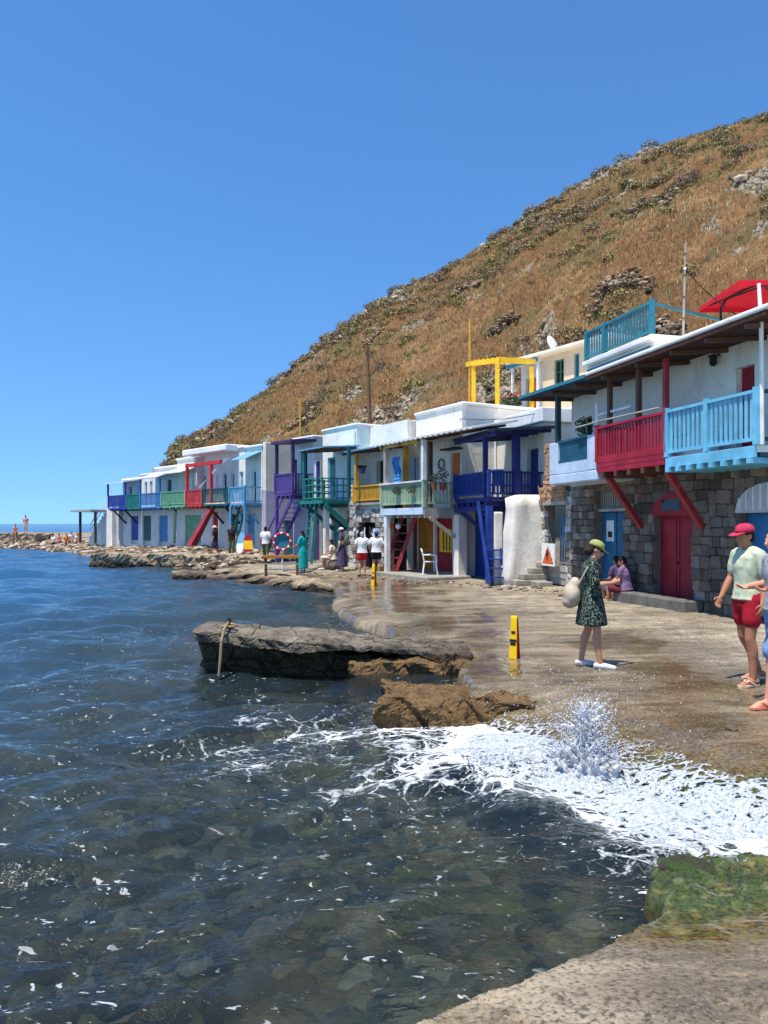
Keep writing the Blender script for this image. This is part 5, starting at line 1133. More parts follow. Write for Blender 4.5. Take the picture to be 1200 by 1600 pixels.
# warning sign by the derelict boat house
us = A.u(857, .15); S_ = empty('warning_sign', inframe(A, us, .14, 0), A.rz, 'white warning sign with orange triangle on the derelict boat house', 'sign')
z0_, z1_ = A.z(857, 884, .14), A.z(857, 849, .14); w_ = (A.u(847, .14)-A.u(867, .14))/2
MB().box(-w_, w_, 0, .03, z0_, z1_).build('board', 'sign_white', S_); zc = z1_-.06
def tri(s, zt, y0, y1): return MB().prism([(-s, zt-s*1.62), (s, zt-s*1.62), (0, zt)], y0, y1, 'y')
tri(w_*.78, zc, .031, .036).build('triangle', 'sign_orange', S_); tri(w_*.78*1.0, zc, .03, .0335).build('triangle_border', 'black_iron', S_).scale = (1.1, 1, 1)
MB().loft([(0, .037, zc-w_*.95), (w_*.12, .037, zc-w_*.62), (-w_*.1, .037, zc-w_*.45)], w_*.09, 6).ball((w_*.12, .037, zc-w_*.36), w_*.08, 8, 6).build('symbol', 'black_iron', S_)
for k in range(3): MB().box(-w_*.7, w_*(.7-.2*k), .031, .034, z0_+.06+.07*k, z0_+.085+.07*k).build('text_line', 'text_green', S_)
# wet floor signs standing on the quay
def floor_sign(px, ybase, z, hh, rz, label, back):
    D_ = FPX*(CAMZ-z)/(ybase-HOR); a = at(px, D_, z); o = empty('floor_sign', (a.x, a.y, gz(a.x, a.y)), rz, label, 'sign')
    for s_, m_ in ((1, 'sign_yellow'), (-1, back)):
        pl_ = MB().hexa([(-.06, s_*.06, 0), (.06, s_*.06, 0), (.06, s_*.08, 0), (-.06, s_*.08, 0), (-.045, s_*.012, hh), (.045, s_*.012, hh), (.045, s_*.03, hh), (-.045, s_*.03, hh)]).build('panel', m_, o, bev=.006)
        for k, (x_, zz, ww) in enumerate(((0, .62, .03), (0, .42, .05), (0, .34, .04))): MB().box(-ww, ww, s_*(.08-.05*zz)+s_*.003, s_*(.08-.05*zz)+s_*.008, hh*zz, hh*zz+.035).build('print', 'black_iron', pl_)
    MB().loft([(-.045, 0, hh+.005), (.045, 0, hh+.005)], .022, 8).build('hinge', 'sign_yellow', o); return o
floor_sign(804, 1017, .38, .58, R(150), 'yellow folding wet floor sign on the near quay', 'sign_red')
floor_sign(584, 914, .32, .62, R(150), 'orange folding wet floor sign before the couple in white shirts', 'sign_orange')
# lifebuoy on a stand, rail bench, boards, buckets
a = at(441, 30.5, 0); g = gz(a.x, a.y); Lb = empty('lifebuoy_stand', (a.x, a.y, g), R(5), 'red and white lifebuoy ring on a post by the water', 'lifebuoy'); zc = at(441, 30.5, py=846).z-g
ring = MB(); N = 28
tor = [(.33*math.cos(2*math.pi*i/N), 0, zc+.33*math.sin(2*math.pi*i/N)) for i in range(N+1)]
RG = MB().loft(tor, .045, 10, cap=False).build('ring', 'buoy_red', Lb, True)
for k in range(8): i = k*3.5; MB().loft([(.33*math.cos(2*math.pi*(i+t)/N), 0, zc+.33*math.sin(2*math.pi*(i+t)/N)) for t in (0, .5, 1.0)], .048, 10).build('band', 'plastic_white', RG)
MB().prism([(.3*math.cos(2*math.pi*i/20), zc+.3*math.sin(2*math.pi*i/20)) for i in range(20)], .03, .05, 'y').build('back_board', 'terrace_teal', Lb); MB().loft([(0, .08, -.1), (0, .08, zc+.1)], .035, 8).build('post', 'white_paint', Lb)
a = at(440, 28.6, 0); g = .32; Bn = empty('rail_bench', (a.x, a.y, g), R(3), 'wooden plank bench on dark posts beside the lifebuoy', 'bench')
for x in (-.58, .58): MB().box(x-.04, x+.04, -.1, .1, -.45, .68).build('leg', 'brown_wood', Bn)
for k, z in enumerate((.6, .36, .14)): MB().box(-.66, .66, -.14+.03*k, .10, z, z+(.09 if k == 0 else .045)).build('plank', 'ochre' if k == 0 else 'grey_wood', Bn)
def board(px, D, rz, h_, w_, cols, label):
    a = at(px, D, 0); o = empty('paddle_board', (a.x, a.y, gz(a.x, a.y)), rz, label, 'board'); n = 16
    for k, (t0, t1, m_) in enumerate(cols):
        P_ = []
        for i in range(7): t = t0+(t1-t0)*i/6; P_.append((w_/2*math.sin(math.pi*min(1, max(0, .06+.88*t)))**.5, h_*t))
        MB().prism([(x, z) for x, z in P_]+[(-x, z) for x, z in reversed(P_)], -.05, .05, 'y').build('hull_band' if k else 'hull', m_, o).rotation_euler.x = R(-14)
    return o
board(388, 41, R(18), 1.05, .5, [(0, .25, 'crimson'), (.25, .7, 'yellow'), (.7, 1, 'crimson')], 'yellow and red paddle board leaning by the sky blue balcony posts'); board(374, 41.5, R(-25), 1.25, .5, [(0, .5, 'white_paint'), (.5, 1, 'sky_blue')], 'blue and white paddle board propped under the sky blue balcony')
for px, lab in ((590, 'yellow bucket with handle beside the couple in white shirts'), (597, 'yellow bucket standing next to the white post')):
    a = at(px, 27.9, 0); o = empty('bucket', (a.x, a.y, gz(a.x, a.y)), 0, lab, 'bucket'); MB().loft([(0, 0, 0), (0, 0, .3)], [.09, .12], 14).build('pail', 'sign_yellow', o, True); MB().loft([(-.12, 0, .28), (-.08, 0, .4), (.08, 0, .4), (.12, 0, .28)], .008, 6).build('handle', 'iron', o)

def cable(a, b, sag, label):
    a, b = Vector(a), Vector(b); o = empty('overhead_cable', a, 0, label, 'cable'); P_ = []
    for i in range(15): t = i/14; p = a.lerp(b, t)-a; p.z -= sag*4*t*(1-t); P_.append(p)
    MB().loft(P_, .012, 6).build('wire', 'black_iron', o); MB().ball((0, 0, 0), .035, 8, 6).build('insulator', 'plastic_white', o)
pt = at(573, 44, py=548)
cable(pt, (*Gf.world(1.0, -1), 6.35), .9, 'thin black cable from the utility pole down to the sage green house roof')
cable(pt, (*Pf.world(.5, -1), 6.25), .6, 'thin black cable from the utility pole to the purple house roof')
cable((*Gf.world(.1, .02), 5.75), (*B.world(.1, .05), 5.62), .12, 'loose black cable along the white parapet above the navy canopy')
cable(at(1070, 16.2, py=420), (*A.world(A.u(1180, -2), -2), 6.6), .15, 'thin cable from the bamboo pole towards the red parasol')
for f_, u_, z0, z1, lab in ((B, 3.2, 3.0, 5.3, 'grey drain pipe on the wall between the navy and sage green balconies'), (Tf, .1, .6, 6.0, 'white drain pipe at the near corner of the sea green house')):
    x_, y_ = f_.world(u_, .06); o = empty('drain_pipe', (x_, y_, z0), f_.rz, lab, 'pipe'); MB().loft([(0, 0, 0), (0, 0, z1-z0)], .04, 8).build('pipe', 'plastic_white', o); MB().box(-.05, .05, -.06, .045, .6, .63).build('bracket', 'iron', o)

# clutter on balconies and walls
for k, (px, v_, w_, d_, hh, lab) in enumerate(((1098, .45, .5, .35, .55, 'white storage box on the light blue balcony near its middle post'), (1072, .5, .42, .3, .42, 'small white box on the light blue balcony near the crimson railing'))):
    o = empty('storage_box', inframe(A, A.u(px, v_), v_, 3.5), A.rz, lab, 'box'); MB().box(-w_/2, w_/2, -d_/2, d_/2, 0, hh).build('bin', 'plastic_white', o, bev=.02); MB().box(-w_/2-.02, w_/2+.02, -d_/2-.02, d_/2+.02, hh+.002, hh+.05).build('lid', 'sky_blue' if k else 'plastic_white', o, bev=.01)
def wreath(f, px, v_, py, r, lab, m='white_paint'):
    u_ = f.u(px, v_); o = empty('wall_ornament', inframe(f, u_, v_, f.z(px, py, v_)), f.rz, lab, 'ornament'); N = 16
    MB().loft([(r*math.cos(6.283*i/N), .02, r*math.sin(6.283*i/N)) for i in range(N+1)], r*.16, 7, cap=False).build('ring', m, o)
    b = MB()
    for i in range(9): a = i*.7; b.loft([(r*math.cos(a), .03, r*math.sin(a)), (r*1.2*math.cos(a+.2), .06, r*1.2*math.sin(a+.2)-.05)], [.03, .012], 6)
    b.build('shells', 'grey_wood', o)
wreath(Pf, 466, .04, 800, .18, 'white shell wreath on the lilac wall of the purple house'); wreath(Gf, 690, .04, 725, .17, 'dark wreath on the wall beside the orange door', 'black_iron')
o = empty('hanging_pot', inframe(Yf, Yf.u(566, 1.0), 1.0, 4.25), 0, 'purple hanging flower pot beside the yellow post', 'pot'); MB().loft([(0, 0, -.12), (0, 0, .1)], [.09, .14], 12).build('pot', 'purple', o); MB().loft([(-.12, 0, .1), (0, 0, .6), (.12, 0, .1)], .008, 5).build('hanger', 'white_paint', o); b = MB()
for i in range(40): a = i*2.4; b.quad((.1*math.cos(a), .1*math.sin(a), .1), (.16*math.cos(a+.3), .16*math.sin(a+.3), .2), (.2*math.cos(a), .2*math.sin(a), .16+.04*math.sin(i)), (.15*math.cos(a-.3), .15*math.sin(a-.3), .12))
b.build('foliage', 'leaf', o)
for px, lab, m_ in ((612, 'orange net float hanging under the sage green balcony', 'sign_orange'), (622, 'white net float hanging behind the red ladder', 'plastic_white')):
    o = empty('net_float', inframe(Gf, Gf.u(px, 1.2), 1.2, 2.1), 0, lab, 'float'); MB().ball((0, 0, 0), .10, 12, 8).build('ball', m_, o, True); MB().loft([(0, 0, .09), (0, 0, .42)], .01, 5).build('cord', 'rope', o)
o = empty('garden_chair', inframe(B, 1.5, .9, 3.0), B.rz+R(40), 'blue wooden chair on the navy balcony', 'chair')
MB().box(-.2, .2, -.2, .2, .42, .46).build('seat', 'steel_blue', o); MB().box(-.2, .2, -.22, -.18, .46, .95).build('backrest', 'steel_blue', o)
for x in (-.17, .17):
    for y in (-.17, .17): MB().box(x-.02, x+.02, y-.02, y+.02, 0, .42).build('leg', 'steel_blue', o)
# ================================================================ people
for nm, c in dict(skin_a=(196, 142, 112), skin_b=(172, 118, 90), skin_c=(214, 150, 122)).items(): plain(nm, c, .55, .08, 9, .08)
for nm, c in dict(hair_brown=(52, 36, 28), hair_dark=(26, 22, 22), hair_grey=(170, 164, 156), cap_green=(160, 160, 92), cap_pink=(186, 50, 80), shirt_pale=(192, 198, 166), shirt_grey=(150, 152, 156), shorts_red=(168, 24, 40), denim=(112, 142, 176), cloth_white=(226, 226, 226), cloth_black=(28, 28, 32), cloth_red=(206, 34, 36), turquoise=(14, 160, 160), mauve=(120, 96, 132), cream=(226, 206, 178), plum=(84, 70, 100), bag_beige=(186, 168, 146), shoe_purple=(72, 56, 84), shoe_white=(206, 204, 198), flip=(224, 200, 170), flip_orange=(228, 130, 96), hat_straw=(222, 200, 160), hat_blue=(60, 112, 170), olive=(96, 104, 72), pink_cloth=(206, 150, 150), orange_cloth=(216, 130, 60), maroon=(104, 40, 48)).items(): plain(nm, c, .85, .2, 14, .35)
q = NT('dress_print'); v = q.coord(); n1 = q.noise(v, 26, 3, .6, 1.2); w_ = q.n('TexWave', wave_type='BANDS', bands_direction='X'); q.l(v, w_.inputs[0]); w_.inputs['Scale'].default_value = 11; w_.inputs['Distortion'].default_value = 9; w_.inputs['Detail Scale'].default_value = 2.2
c = q.mix(q.ramp(n1, [(.50, 0), (.56, 1)]), lin((14, 20, 20)), lin((44, 70, 60))); c = q.mix(q.ramp(w_.outputs['Fac'], [(.86, 0), (.95, .7)]), c, lin((150, 160, 148))); q.done(q.pbsdf(c, .85, q.bump(n1, .2, .01), .15))
BAKE = []
def V3(t): return Vector(t)
def remeshed(o, vox, it=4):
    m = o.modifiers.new('body', 'REMESH'); m.mode = 'VOXEL'; m.voxel_size = vox; m.use_smooth_shade = True
    s = o.modifiers.new('soft', 'SMOOTH'); s.factor = .5; s.iterations = it; BAKE.append(o); return o
def tube(b, pts, rad, seg=12, n=5):
    """smooth tapered limb through pts"""
    P_, R_ = [], []; pts = [V3(p) for p in pts]
    for i in range(len(pts)-1):
        for k in range(n if i < len(pts)-2 else n+1):
            t = k/n; P_.append(pts[i].lerp(pts[i+1], t)); ts = t*t*(3-2*t); ra, rb = rad[i], rad[i+1]; R_.append(ra+(rb-ra)*ts)
    b.loft(P_, R_, seg); b.ball(P_[0], R_[0], 10, 6); b.ball(P_[-1], R_[-1], 10, 6)
def hand(b, wr, d, palm, side, curl=.6):
    """palm and five separate bent fingers; d along the forearm, palm = direction the palm faces, side = towards the thumb"""
    d = d.normalized(); palm = (palm-d*palm.dot(d)).normalized(); side = d.cross(palm) if side > 0 else palm.cross(d)
    M = Matrix((side, palm, d)).transposed()
    b.ball(wr+d*.045, (.040, .017, .052), 10, 8, M)
    for i, (o_, L) in enumerate(((.030, .066), (.010, .076), (-.011, .071), (-.030, .055))):
        p = wr+d*.082+side*o_; k1 = d*math.cos(curl*.6)+palm*math.sin(curl*.6); k2 = d*math.cos(curl*1.6)+palm*math.sin(curl*1.6)
        tube(b, [p, p+k1*L*.5, p+k1*L*.5+k2*L*.5], [.0095, .009, .0075], 8, 2)
    p = wr+d*.03+side*.036; k1 = (d*.7+side*.7+palm*.25).normalized(); k2 = (d*.9+side*.2+palm*.5).normalized(); tube(b, [p, p+k1*.035, p+k1*.035+k2*.03], [.012, .0105, .0085], 8, 2)
STAND = dict(pel=(0, 0, .95), chest=(0, .0, 1.27), neck=(0, -.01, 1.46), head=(0, .035, 1.60), sh=.185, elb=((-.24, -.03, 1.13), (.24, -.03, 1.13)), wri=((-.25, .06, .88), (.25, .06, .88)), knee=((-.10, .03, .50), (.10, .03, .50)), ank=((-.10, -.01, .085), (.10, -.01, .085)), fdir=((-.1, 1, 0), (.1, 1, 0)), face=(0, 1, -.05))
def pose(**k): d = dict(STAND); d.update(k); return d
SIT = pose(pel=(0, 0, .50), chest=(0, .04, .84), neck=(0, .07, 1.02), head=(0, .12, 1.16), elb=((-.23, .1, .72), (.23, .1, .72)), wri=((-.12, .34, .66), (.12, .34, .66)), knee=((-.12, .43, .52), (.12, .43, .52)), ank=((-.12, .45, .085), (.12, .45, .085)))
def person(label, loc, rz, hgt=1.7, P=STAND, skin='skin_a', top=None, bottom=None, dress=None, hair='hair_brown', hat=None, shoes='shoe_white', vox=.014, female=False, group=None, curl=.6, sleeve=.55, leg=.45, hairlen=.0, hemz=None, fat=1.0, bag=None, glasses=False):
    s = hgt/1.72; root = empty('person', loc, rz, label, 'person', group); root.scale = (s, s, s)
    pel, ch, nk, hd = (V3(P[k]) for k in ('pel', 'chest', 'neck', 'head')); sw = P['sh']*(.9 if female else 1)
    ax = Vector((1, 0, 0)); b = MB()
    spine = (nk-pel).normalized()
    tors = [pel-spine*.10, pel, pel.lerp(ch, .5), ch, ch.lerp(nk, .55), ch.lerp(nk, .85), nk]
    tr = [(.12, .095), (.165 if not female else .175, .115), (.14 if not female else .13, .10), (.165, .118), (.17 if not female else .155, .105), (.12, .08), (.055, .055)]
    tr = [(a*fat, c*fat) for a, c in tr]
    b.loft(tors, tr, 16, ax)
    tube(b, [nk-spine*.04, hd+Vector((0, -.02, -.06))], [.056, .05], 12, 2)
    f = V3(P['face']).normalized(); sd_ = f.cross(Vector((0, 0, 1))).normalized(); up = sd_.cross(f); M = Matrix((sd_, f, up)).transposed()
    def H(x, y, z): return hd+M @ Vector((x, y, z))
    b.ball(H(0, -.012, .03), (.074, .094, .09), 16, 12, M); b.ball(H(0, .03, -.035), (.055, .062, .075), 14, 10, M); b.ball(H(0, .05, -.085), (.032, .036, .026), 10, 8, M)
    tube(b, [H(0, .082, .02), H(0, .106, -.022)], [.010, .016], 8, 2); b.ball(H(0, .086, -.055), (.022, .014, .011), 8, 6, M)
    for x in (-1, 1): b.ball(H(x*.076, -.01, .0), (.012, .022, .032), 8, 6, M); b.ball(H(x*.03, .083, .018), (.014, .01, .009), 8, 6, M)
    limbs = []
    for i, x in enumerate((-1, 1)):
        S = nk+ax*x*sw*.98-spine*.055; e, w_ = V3(P['elb'][i]), V3(P['wri'][i]); limbs.append((S, e, w_))
        tube(b, [nk+ax*x*.07-spine*.03, S, S.lerp(e, .5), e, e.lerp(w_, .35), w_], [.06, .056*fat, .047*fat, .039, .041, .027], 12, 3)
        ins = Vector((-x, .2, 0)) if 'palm' not in P else V3(P['palm'][i])
        hand(b, w_, w_-e, ins, x*(1 if 'thumb' not in P else P['thumb']), curl)
    legs = []
    for i, x in enumerate((-1, 1)):
        hp = pel+ax*x*.09-Vector((0, 0, .02)); k, a = V3(P['knee'][i]), V3(P['ank'][i]); legs.append((hp, k, a)); bk = Vector((0, -.02, 0))
        tube(b, [hp, hp.lerp(k, .45), k, k.lerp(a, .3)+bk, k.lerp(a, .65)+bk*.5, a], [.095*fat, .08*fat, .054, .058, .042, .036], 14, 3)
        fd = V3(P['fdir'][i]).normalized(); a0 = a+Vector((0, 0, -.035))
        tube(b, [a0-fd*.045, a0+fd*.05+Vector((0, 0, -.005)), a0+fd*.125+Vector((0, 0, -.02)), a0+fd*.165+Vector((0, 0, -.028))], [.036, .038, .032, .022], 12, 2)
        for t in range(5): q_ = fd.cross(Vector((0, 0, 1))); tube(b, [a0+fd*.15+q_*(-.032+.016*t)+Vector((0, 0, -.033)), a0+fd*(.195-.006*abs(t-2+x))+q_*(-.034+.017*t)+Vector((0, 0, -.036))], [.010, .008], 6, 1)
    remeshed(b.build('body', skin, root, True), vox)
    g = .016
    if top or dress:
        c = MB(); m_ = top or dress
        lo = 0 if dress else 1
        tt = [pel-spine*(.08 if not bottom or dress else .04)]+tors[1:6]+[nk-spine*.012]; rr_ = [(tr[1][0]+g+.03, tr[1][1]+g+.03)]+[(a+g+(.008 if not female else .012), c_+g+.01) for a, c_ in tr[1:5]]+[(tr[5][0]+g, tr[5][1]+g), (.072, .07)]
        c.loft(tt, rr_, 20, ax)
        for i, (S, e, w_) in enumerate(limbs):
            x = (-1, 1)[i]; end = S.lerp(e, min(1, sleeve*1.0)) if sleeve <= 1 else e.lerp(w_, sleeve-1)
            pts = [nk+ax*x*.07-spine*.03, S]+([S.lerp(e, .5)] if sleeve > .6 else [])+([e] if sleeve > 1 else [])+[end]; rr2 = [.075, .073]+([.068] if sleeve > .6 else [])+([.06] if sleeve > 1 else [])+[.066 if sleeve <= 1 else .045]
            tube(c, pts, [v_*fat for v_ in rr2], 14, 3)
        if dress:
            hz = hemz; hips = [pel+spine*.06, pel-Vector((0, 0, .08)), pel-Vector((0, 0, (pel.z-hz)*.55)), Vector((pel.x, pel.y+.0, hz))]
            if P['knee'][0][1] > .3:   # seated: cloth lies over the thighs
                kk = (V3(P['knee'][0])+V3(P['knee'][1]))/2; c.loft([pel, pel.lerp(kk, .5)+Vector((0, 0, .02)), kk+Vector((0, .05, 0)), kk+Vector((0, .07, -.16))], [(.2, .13), (.2, .11), (.19, .08), (.19, .05)], 18, ax)
            else: c.loft(hips, [(.19, .14), (.215, .165), (.235, .19), (.255, .215)], 22, ax)
        o = remeshed(c.build('dress' if dress else 'shirt', m_, root, True), max(vox, .014), 5); dm_ = o.modifiers.new('folds', 'DISPLACE'); tx = bpy.data.textures.get('folds') or bpy.data.textures.new('folds', 'CLOUDS'); tx.noise_scale = .09; dm_.texture = tx; dm_.strength = .014; dm_.mid_level = .5
    if bottom and not dress:
        c = MB(); c.loft([pel-spine*.12, pel-spine*.02, pel+spine*.06], [(.13, .12), (tr[1][0]+.018, tr[1][1]+.02), (tr[1][0]+.012, tr[1][1]+.014)], 18, ax)
        for hp, k, a in legs:
            if leg <= 1: tube(c, [hp, hp.lerp(k, leg*.55), hp.lerp(k, leg)], [.112*fat, .108*fat, .104*fat], 16, 4)
            else: tube(c, [hp, hp.lerp(k, .5), k, k.lerp(a, (leg-1)*.5), k.lerp(a, leg-1)], [.112, .098, .078, .07, .064], 14, 3)
        remeshed(c.build('shorts' if leg <= 1 else 'trousers', bottom, root, True), max(vox, .014), 4)
    if bottom and dress: pass
    if hair:
        c = MB(); c.ball(H(0, -.022, .045), (.085, .098, .088), 14, 10, M); c.ball(H(0, -.06, -.01), (.072, .055, .075), 12, 8, M)
        if hairlen: tube(c, [H(0, -.075, -.02), H(0, -.09, -.02-hairlen*.5), H(0, -.08, -.02-hairlen)], [.06, .065, .04], 12, 3)
        remeshed(c.build('hair', hair, root, True), max(vox*.8, .01), 3)
    if hat:
        kind, hm = hat; c = MB()
        if kind == 'cap':
            N = 16; prof = [(.098, .108, .045), (.097, .106, .075), (.085, .092, .11), (.05, .055, .135), (.006, .006, .142)]
            c.loft([H(0, -.012, z) for _, _, z in prof], [(a, d) for a, d, _ in prof], N, sd_); o = c.build('cap', hm, root, True)
            br = MB(); nb_ = 9
            for lay in (0, 1):
                pass
            P_ = [(-.085, .055), (-.082, .105), (-.06, .155), (-.025, .178), (.025, .178), (.06, .155), (.082, .105), (.085, .055)]
            vs = [H(x, y, .05-.25*(y-.055)-.9*x*x) for x, y in P_]; vt = [p+up*.008 for p in vs]; k0 = len(br.v); br.v += [tuple(p) for p in vs+vt]; n_ = len(vs)
            br.f += [tuple(k0+i for i in range(n_)), tuple(k0+n_+i for i in reversed(range(n_)))]+[(k0+i, k0+n_+i, k0+n_+(i+1) % n_, k0+(i+1) % n_) for i in range(n_)]
            br.build('brim', hm, o)
        else:
            c.loft([H(0, -.012, z) for z in (.05, .1, .145, .155)], [(.1, .11), (.095, .105), (.07, .078), (.02, .02)], 16, sd_); o = c.build('hat', hm, root, True)
            MB().loft([H(0, -.012, .042), H(0, -.012, .055)], [(.17, .18), (.165, .175)], 20, sd_).build('brim', hm, o)
    if glasses: MB().bar(H(-.07, .07, .02), H(.07, .07, .02), .03, .035, up).build('sunglasses', 'cloth_black', root)
    if shoes:
        for i, (hp, k, a) in enumerate(legs):
            fd = V3(P['fdir'][i]).normalized(); sdv = fd.cross(Vector((0, 0, 1))); a0 = a+Vector((0, 0, -.075)); kind, sm = shoes if isinstance(shoes, tuple) else ('shoe', shoes); sh = MB()
            if kind == 'shoe': tube(sh, [a0-fd*.05+Vector((0, 0, .035)), a0+fd*.06+Vector((0, 0, .028)), a0+fd*.18+Vector((0, 0, .014))], [.046, .048, .038], 12, 3); remeshed(sh.build('shoe', sm, root, True), .014, 2)
            else:
                pl = [(-.075, .0), (-.06, .03), (.02, .036), (.12, .046), (.18, .036), (.205, .0), (.18, -.036), (.12, -.046), (.02, -.036), (-.06, -.03)]
                pv = [a0+fd*x+sdv*y+Vector((0, 0, -.008)) for x, y in pl]; k0 = len(sh.v); n_ = len(pv); sh.v += [tuple(p) for p in pv]+[tuple(p+Vector((0, 0, .02))) for p in pv]
                sh.f += [tuple(k0+i for i in reversed(range(n_))), tuple(k0+n_+i for i in range(n_))]+[(k0+i, k0+(i+1) % n_, k0+n_+(i+1) % n_, k0+n_+i) for i in range(n_)]
                o = sh.build('sandal', sm, root); st_ = MB(); pk = a0+fd*.14+Vector((0, 0, .03))
                for y in (-1, 1): tube(st_, [pk, a0+fd*.08+sdv*y*.03+Vector((0, 0, .055)), a0+fd*.02+sdv*y*.042+Vector((0, 0, .015))], [.008, .009, .008], 6, 3)
                st_.build('strap', sm, o)
    return root
def on(px, ybase=None, D=None, z=None):
    if D is None: D = FPX*(CAMZ-z)/(ybase-HOR)
    a = at(px, D, 0); return (a.x, a.y, gz(a.x, a.y) if z is None or ybase is None else gz(a.x, a.y))
# --- woman looking at her phone
W = person('woman in dark green patterned dress and cap looking down at her phone', on(924, D=10.15), R(-97), 1.68,
           pose(head=(0, .06, 1.585), face=(0, 1, -.42), neck=(0, .0, 1.45), elb=((-.23, .02, 1.13), (.23, .02, 1.13)), wri=((-.07, .27, 1.17), (.09, .26, 1.15)), palm=((.5, .2, .8), (-.5, .2, .8)), knee=((-.10, -.03, .5), (.11, .06, .5)), ank=((-.11, -.12, .085), (.12, .10, .085)), fdir=((-.25, 1, 0), (.25, 1, 0))),
           'skin_a', dress='dress_print', hair='hair_brown', hat=('cap', 'cap_green'), shoes='shoe_white', vox=.0075, female=True, curl=.9, sleeve=1.0, hemz=.58, hairlen=.06, glasses=True)
PH = empty('phone', W.matrix_world.translation, 0)
bpy.data.objects.remove(PH)
def hold(root, p, rot): 
    Mx = Matrix.Translation(root.location) @ Matrix.Rotation(root.rotation_euler.z, 4, 'Z') @ Matrix.Scale(root.scale.x, 4); return Mx @ Vector(p), root.rotation_euler.z
pl, pr = hold(W, (.01, .385, 1.24), 0); PH = empty('phone', pl, pr, 'dark mobile phone held in the hands of the woman in the patterned dress', 'phone')
_b = MB().box(-.036, .036, -.004, .004, -.075, .075).build('case', 'cloth_black', PH, bev=.003); _b.rotation_euler.x = R(55); _c = MB().box(-.032, .032, -.0055, -.0045, -.068, .068).build('screen', 'glass_dark', PH); _c.rotation_euler.x = R(55)
pl, pr = hold(W, (.02, -.24, 1.0), 0); BG = empty('shoulder_bag', pl, pr, 'beige slouchy bag hanging behind the woman in the patterned dress', 'bag')
b = MB(); b.ball((0, -.02, -.02), (.19, .12, .17), 16, 12); b.ball((.0, .02, .12), (.12, .08, .1), 12, 8); b.ball((0, -.05, -.1), (.16, .1, .1), 12, 8); remeshed(b.build('pouch', 'bag_beige', BG, True), .014, 6)
MB().loft([(.1, .06, .14), (.14, .16, .34), (.12, .22, .44), (.05, .30, .30), (.0, .33, .0), (-.05, .22, -.22), (-.06, .05, -.12)], .012, 8).build('strap', 'bag_beige', BG)
# --- men at the right edge
person('man in pink cap, pale green shirt and red shorts walking', on(1168, D=8.9), R(104), 1.84,
       pose(head=(0, .04, 1.60), face=(-.05, 1, -.1), elb=((-.25, -.03, 1.15), (.24, .02, 1.15)), wri=((-.30, .06, .90), (.22, .16, .93)), knee=((-.10, .05, .5), (.09, -.02, .51)), ank=((-.11, .02, .085), (.09, -.22, .12))),
       'skin_b', top='shirt_pale', bottom='shorts_red', hair='hair_dark', hat=('cap', 'cap_pink'), shoes=('flip', 'flip'), vox=.0075, sleeve=.7, leg=.55, fat=.93)
person('man in grey shirt and denim shorts at the right edge of the picture', on(1219, D=7.9), R(98), 1.82,
       pose(head=(0, .05, 1.6), face=(0, 1, -.15), elb=((-.25, -.02, 1.16), (.25, -.02, 1.16)), wri=((-.2, .24, 1.14), (.14, .26, 1.14)), palm=((.3, 0, 1), (-.3, 0, 1)), knee=((-.10, .16, .52), (.1, -.05, .5)), ank=((-.11, .2, .085), (.1, -.28, .13))),
       'skin_c', top='shirt_grey', bottom='denim', hair='hair_dark', shoes=('flip', 'flip_orange'), vox=.009, sleeve=.6, leg=.95, fat=.92)
# --- pair sitting on the step by the teal door
def onA(px, v, z): x, y = A.world(A.u(px, v), v); return (x, y, z)
sitz = G0+.2-.42
person('person in mauve top sitting on the step beside the red door', onA(979, .32, sitz), A.rz+R(-60), 1.62, pose(**{**SIT, 'face': (-.4, 1, -.4)}), 'skin_b', top='mauve', bottom='maroon', hair='hair_dark', shoes=('flip', 'shoe_purple'), vox=.014, female=True, leg=.8)
person('person in dark clothes sitting nearest the teal door', onA(968, .28, sitz), A.rz+R(-75), 1.62, pose(**{**SIT, 'face': (.3, 1, -.4)}), 'skin_b', top='plum', bottom='denim', hair='hair_brown', shoes=('flip', 'cloth_black'), vox=.014, leg=1.0)
# --- people before the middle houses
person('person in white shirt and red shorts seen from behind', on(566, D=27.6), R(8), 1.6, pose(elb=((-.27, -.02, 1.15), (.27, -.02, 1.15)), wri=((-.3, .12, .98), (.3, .12, .98))), 'skin_a', top='cloth_white', bottom='cloth_red', hair='hair_grey', shoes='cloth_black', vox=.016, leg=.5, fat=1.1)
person('person in white shirt, black shorts and blue hat seen from behind', on(588, D=27.6), R(-6), 1.6, pose(elb=((-.27, -.02, 1.15), (.27, -.02, 1.15)), wri=((-.2, .18, 1.05), (.2, .2, 1.05))), 'skin_a', top='cloth_white', bottom='cloth_black', hair='hair_brown', hat=('hat', 'hat_blue'), shoes='cloth_black', vox=.016, leg=.5, fat=1.1)
person('woman in long turquoise dress standing by the lifebuoy', on(473, D=29.8), R(60), 1.62, pose(elb=((-.24, .06, 1.14), (.24, .0, 1.14)), wri=((-.22, .3, 1.05), (.25, .12, .9))), 'skin_b', dress='turquoise', hair='hair_dark', hairlen=.18, shoes='shoe_white', vox=.016, female=True, hemz=.16, sleeve=.8)
m_ = person('woman in pale top, plum skirt and cap with a green backpack', on(534, D=29.6), R(70), 1.66, STAND, 'skin_a', dress='plum', hair='hair_brown', hat=('cap', 'cloth_white'), shoes='shoe_white', vox=.016, female=True, hemz=.2)
b = MB(); b.loft([tuple(V3(STAND['pel'])+Vector((0, 0, .1))), (0, 0, 1.27), (0, -.005, 1.38), (0, -.01, 1.44)], [(.165, .135), (.19, .14), (.17, .12), (.08, .08)], 18, Vector((1, 0, 0))); remeshed(b.build('blouse', 'cream', m_, True), .016, 4)
